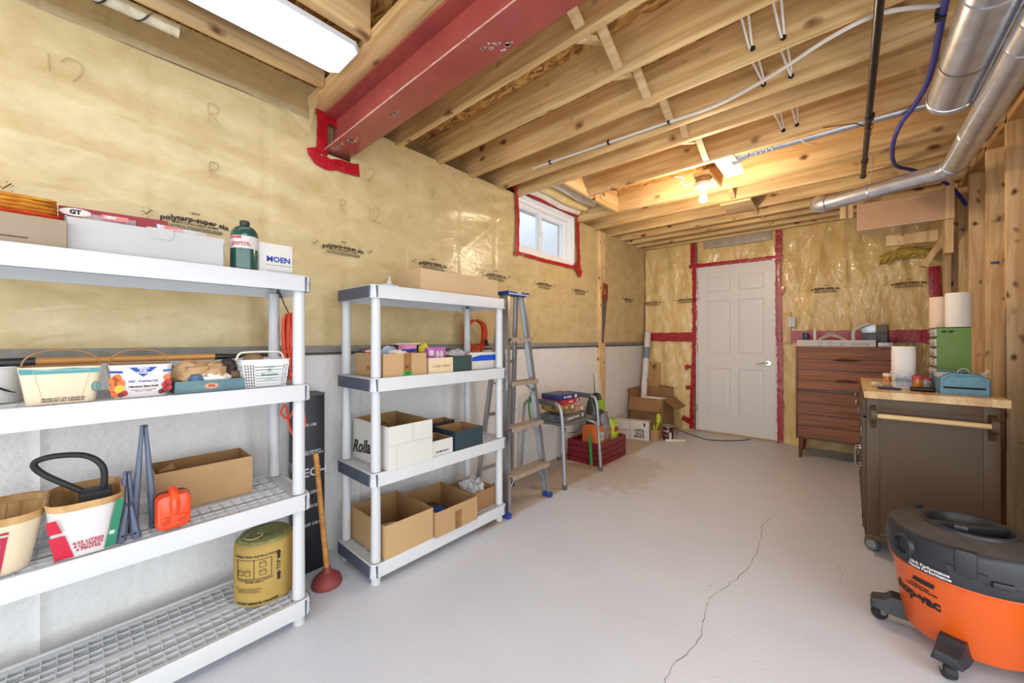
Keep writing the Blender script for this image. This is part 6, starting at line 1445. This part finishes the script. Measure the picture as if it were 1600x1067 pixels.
# green small-parts cabinet
t = thing('parts_cabinet', 'green metal small-parts cabinet with clear drawers at the back of the cart', 'cabinet', (2.61, 3.43, ZC))
gm = mat('olive_green_enamel', (104, 144, 32), .4, var=.05, vs=3)
g = G().m(gm); g.box((-.064, -.112, 0), (.068, -.108, .350)).box((-.064, .108, 0), (.068, .112, .350)).box((-.064, -.112, .346), (.068, .112, .350)).box((-.064, -.112, 0), (.068, .112, .004)).box((.064, -.108, .004), (.068, .108, .346)); g.make('case', t)
g = G().m(gm)
for k in range(1, 6): z = .35*k/6; g.box((-.064, -.108, z-.0025), (.064, .108, z+.0025))
g.make('divider', t)
cld = mat('clear_drawer_plastic', (206, 204, 206), .2, var=.25, vs=60)
for k in range(6):
    for j in range(4):
        y0 = -.104+j*.053; z0 = .35*k/6+.006
        d = G().m(cld).box((-.070, y0, z0), (.0, y0+.048, z0+.044), .002).make('drawer', t)
        G().m(cld).box((-.080, y0+.014, z0+.026), (-.070, y0+.034, z0+.031), .001).make('pull', d)
g = G().m(mat('dark_green_hole', (34, 54, 24), .8))
for x in (-.035, -.008): g.prism([(x+.012*math.cos(a), .325+.006*math.sin(a)) for a in [k*PI/8 for k in range(16)]], lambda a, b_: (a, -.1126, b_), lambda a, b_: (a, -.1120, b_))
g.make('keyhole', t)
for x, y, r_, h, lab in ((2.637, 3.37, .052, .198, 'wide white paper roll standing on the green cabinet'), (2.585, 3.50, .050, .188, 'narrower pinkish paper roll behind the wide one on the cabinet')):
    t = thing('paper_towel_roll', lab, 'paper roll', (x, y-.0, ZC+.3505)); G().m(tol if h > .19 else mat('pinkish_paper', (226, 202, 184), .9)).lathe([(.018, 0), (r_, 0), (r_+.0005, .004), (r_+.0005, h-.004), (r_-.002, h), (.018, h), (.018, 0)], n=32).make('paper', t)

# little key hook on the stud
t = thing('key_ring', 'small blue tagged keys hanging from a nail on the stud', 'keys', (2.855, 3.835, 1.73)); G().m(chrome).cyl((0, .004, 0), (0, -.016, 0), .002, n=6).make('nail', t); G().m(mat('yellow_string', (214, 200, 110), .7)).tube(smooth_path([(0, -.012, 0), (-.008, -.012, -.03), (-.004, -.012, -.07), (.006, -.012, -.04), (0, -.012, 0)], 5), .0016, 5).make('string', t); G().m(mat('blue_tag', (60, 90, 180), .4)).box((-.022, -.014, -.085), (.014, -.010, -.070), .002).make('tag', t)

# ================================================================== SHOP VACUUM
t = thing('shop_vacuum', 'orange and black wet-dry vacuum on casters at the lower right', 'vacuum', (2.50, 2.215, 0), math.radians(0))
vo = mat('vacuum_orange', (222, 92, 20), .35, coat=.2); vb = mat('vacuum_black', (42, 44, 50), .42, var=.12, vs=12, bump=.15, bs=60); vd = mat('vacuum_dusty_black', (74, 70, 68), .7, var=.3, vs=16)
G().m(vo).lathe([(0, .052), (.150, .052), (.165, .060), (.172, .075), (.200, .285), (.207, .305), (.213, .309), (.213, .316), (.205, .322)], n=64).make('tank', t)
lid_z = .455
G().m(vb).lathe([(.205, .312), (.214, .316), (.217, .330), (.217, .352), (.221, .356), (.221, .385), (.218, .420), (.216, .432), (.212, .440), (.205, .446)], n=64).make('lid_rim', t)
G().m(vd).lathe([(.207, .445), (.190, .452), (.140, .462), (.122, .466)], n=64).make('lid_top', t)
# recessed oval well with handle bar
g = G().m(vb); g.lathe([(.124, .464), (.120, .474), (.112, .476), (.106, .468), (.100, .430), (.0, .420)], n=48); g.make('motor_well', t)
G().m(mat('vacuum_inner', (18, 20, 24), .5)).lathe([(.098, .4215), (.060, .4225), (.055, .4205), (0, .4205)], n=40).make('filter_opening', t)
g = G().m(vb); g.box((-.120, -.016, .440), (.120, .016, .474), .006, M=Matrix.Rotation(math.radians(25), 4, 'Z')); g.make('carry_handle', t)
g = G().m(vb)
g.box((-.018, -.020, .474), (.018, .012, .492), .005, M=Matrix.Translation((-.03, -.075, 0))); g.make('switch', t)
# latches
def radial(a): return Matrix.Rotation(a, 4, 'Z')
for a in (-1.74, 1.25, -.4):
    g = G().m(vb).xf(radial(a)); g.prism([(-.048, .385), (-.036, .352), (.036, .352), (.048, .385)], lambda p, q: (.2155, p, q), lambda p, q: (.2235, p, q)); g.box((.200, -.026, .362), (.232, .026, .450), .008); l_ = g.make('latch', t)
g = G().m(vb).xf(radial(2.2)); g.box((.185, -.012, .44), (.203, .012, .468), .005); g.make('cord_hook', t)
g = G().m(vb).xf(radial(-1.38)); g.box((.214, -.025, .352), (.232, .025, .372), .004); g.make('lid_tab', t)
# inlet port
pa = -2.52
M = radial(pa) @ Matrix.Translation((.200, 0, .385)) @ Matrix.Rotation(math.radians(90), 4, 'Y')
g = G().m(vb).xf(M); g.lathe([(.042, 0), (.042, .022), (.038, .030), (.030, .030), (.028, .022), (.028, .002)], n=28); g.make('inlet_port', t)
G().m(mat('vacuum_inner', (0,0,0))).xf(M).lathe([(.0285, .006), (0, .006)], n=24).make('inlet_bore', t)
# writing on band and tank
vf = lambda r_, z0, a0: (lambda x, y: (r_*math.cos(a0+x/r_), r_*math.sin(a0+x/r_), z0+y))
text('High Performance\nHaute Performance', .0150, white_ink, t, None, 0, 0, fn=vf(.2180, .3345, -2.16), weight=.0005)
rt = lambda z: .172+(z-.075)*.1333+.0012
def tf(z0, a0): return lambda x, y: (rt(z0+y)*math.cos(a0+x/.2), rt(z0+y)*math.sin(a0+x/.2), z0+y)
text('shop-vac', .050, mat('black_print', (26, 20, 18), .5), t, None, 0, 0, fn=tf(.205, -2.50), weight=.0026, sx=1.0)
text('Wet/Dry Vac\nAspirateur Sec/Humide', .0115, ink, t, None, 0, 0, fn=tf(.243, -2.36), weight=.0006)
g = G().m(ink)
for k in range(14): a = -2.46+k*.022; g.prism([(0, 0), (.004+.0003*k, 0), (.008+.0003*k, .018), (.004, .018)], lambda p, q: tf(.262, a)(p, q), lambda p, q: [c_*1.002 for c_ in tf(.262, a)(p, q)])
g.prism([(-.06, 0), (.005, 0), (.005, .002), (-.06, .002)], lambda p, q: tf(.262, -2.46)(p, q), lambda p, q: [c_*1.002 for c_ in tf(.262, -2.46)(p, q)]); g.make('printed_stripes', t)
# caster arms
for a in (3.12, -1.90, -.35, 1.2):
    g = G().m(vb).xf(radial(a)); 
    R = [[(x, -w_, z0), (x, w_, z0), (x, w_*.75, z1), (x, -w_*.75, z1)] for x, w_, z0, z1 in ((.155, .042, .050, .118), (.205, .042, .052, .118), (.222, .042, .056, .100), (.262, .038, .058, .088), (.268, .036, .058, .076))]
    g.loft(R, smooth=False); arm = g.make('caster_arm', t)
    g = G().m(rub).xf(radial(a) @ Matrix.Translation((.240, 0, 0)) @ Matrix.Rotation(.6, 4, 'Z'))
    g.lathe([(.008, -.016), (.022, -.016), (.0255, -.011), (.027, -.003), (.027, .003), (.0255, .011), (.022, .016), (.008, .016)], (0, 0, .027), 20, 'y'); wl_ = g.make('wheel', arm)
    g = G().m(mat('zinc', (0,0,0))).xf(radial(a) @ Matrix.Translation((.240, 0, 0)) @ Matrix.Rotation(.6, 4, 'Z')); g.box((-.014, -.019, .026), (.008, -.017, .058)).box((-.014, .017, .026), (.008, .019, .058)).box((-.014, -.019, .054), (.008, .019, .058)); g.cyl((0, -.019, .027), (0, .019, .027), .004, n=10); g.make('fork', arm)
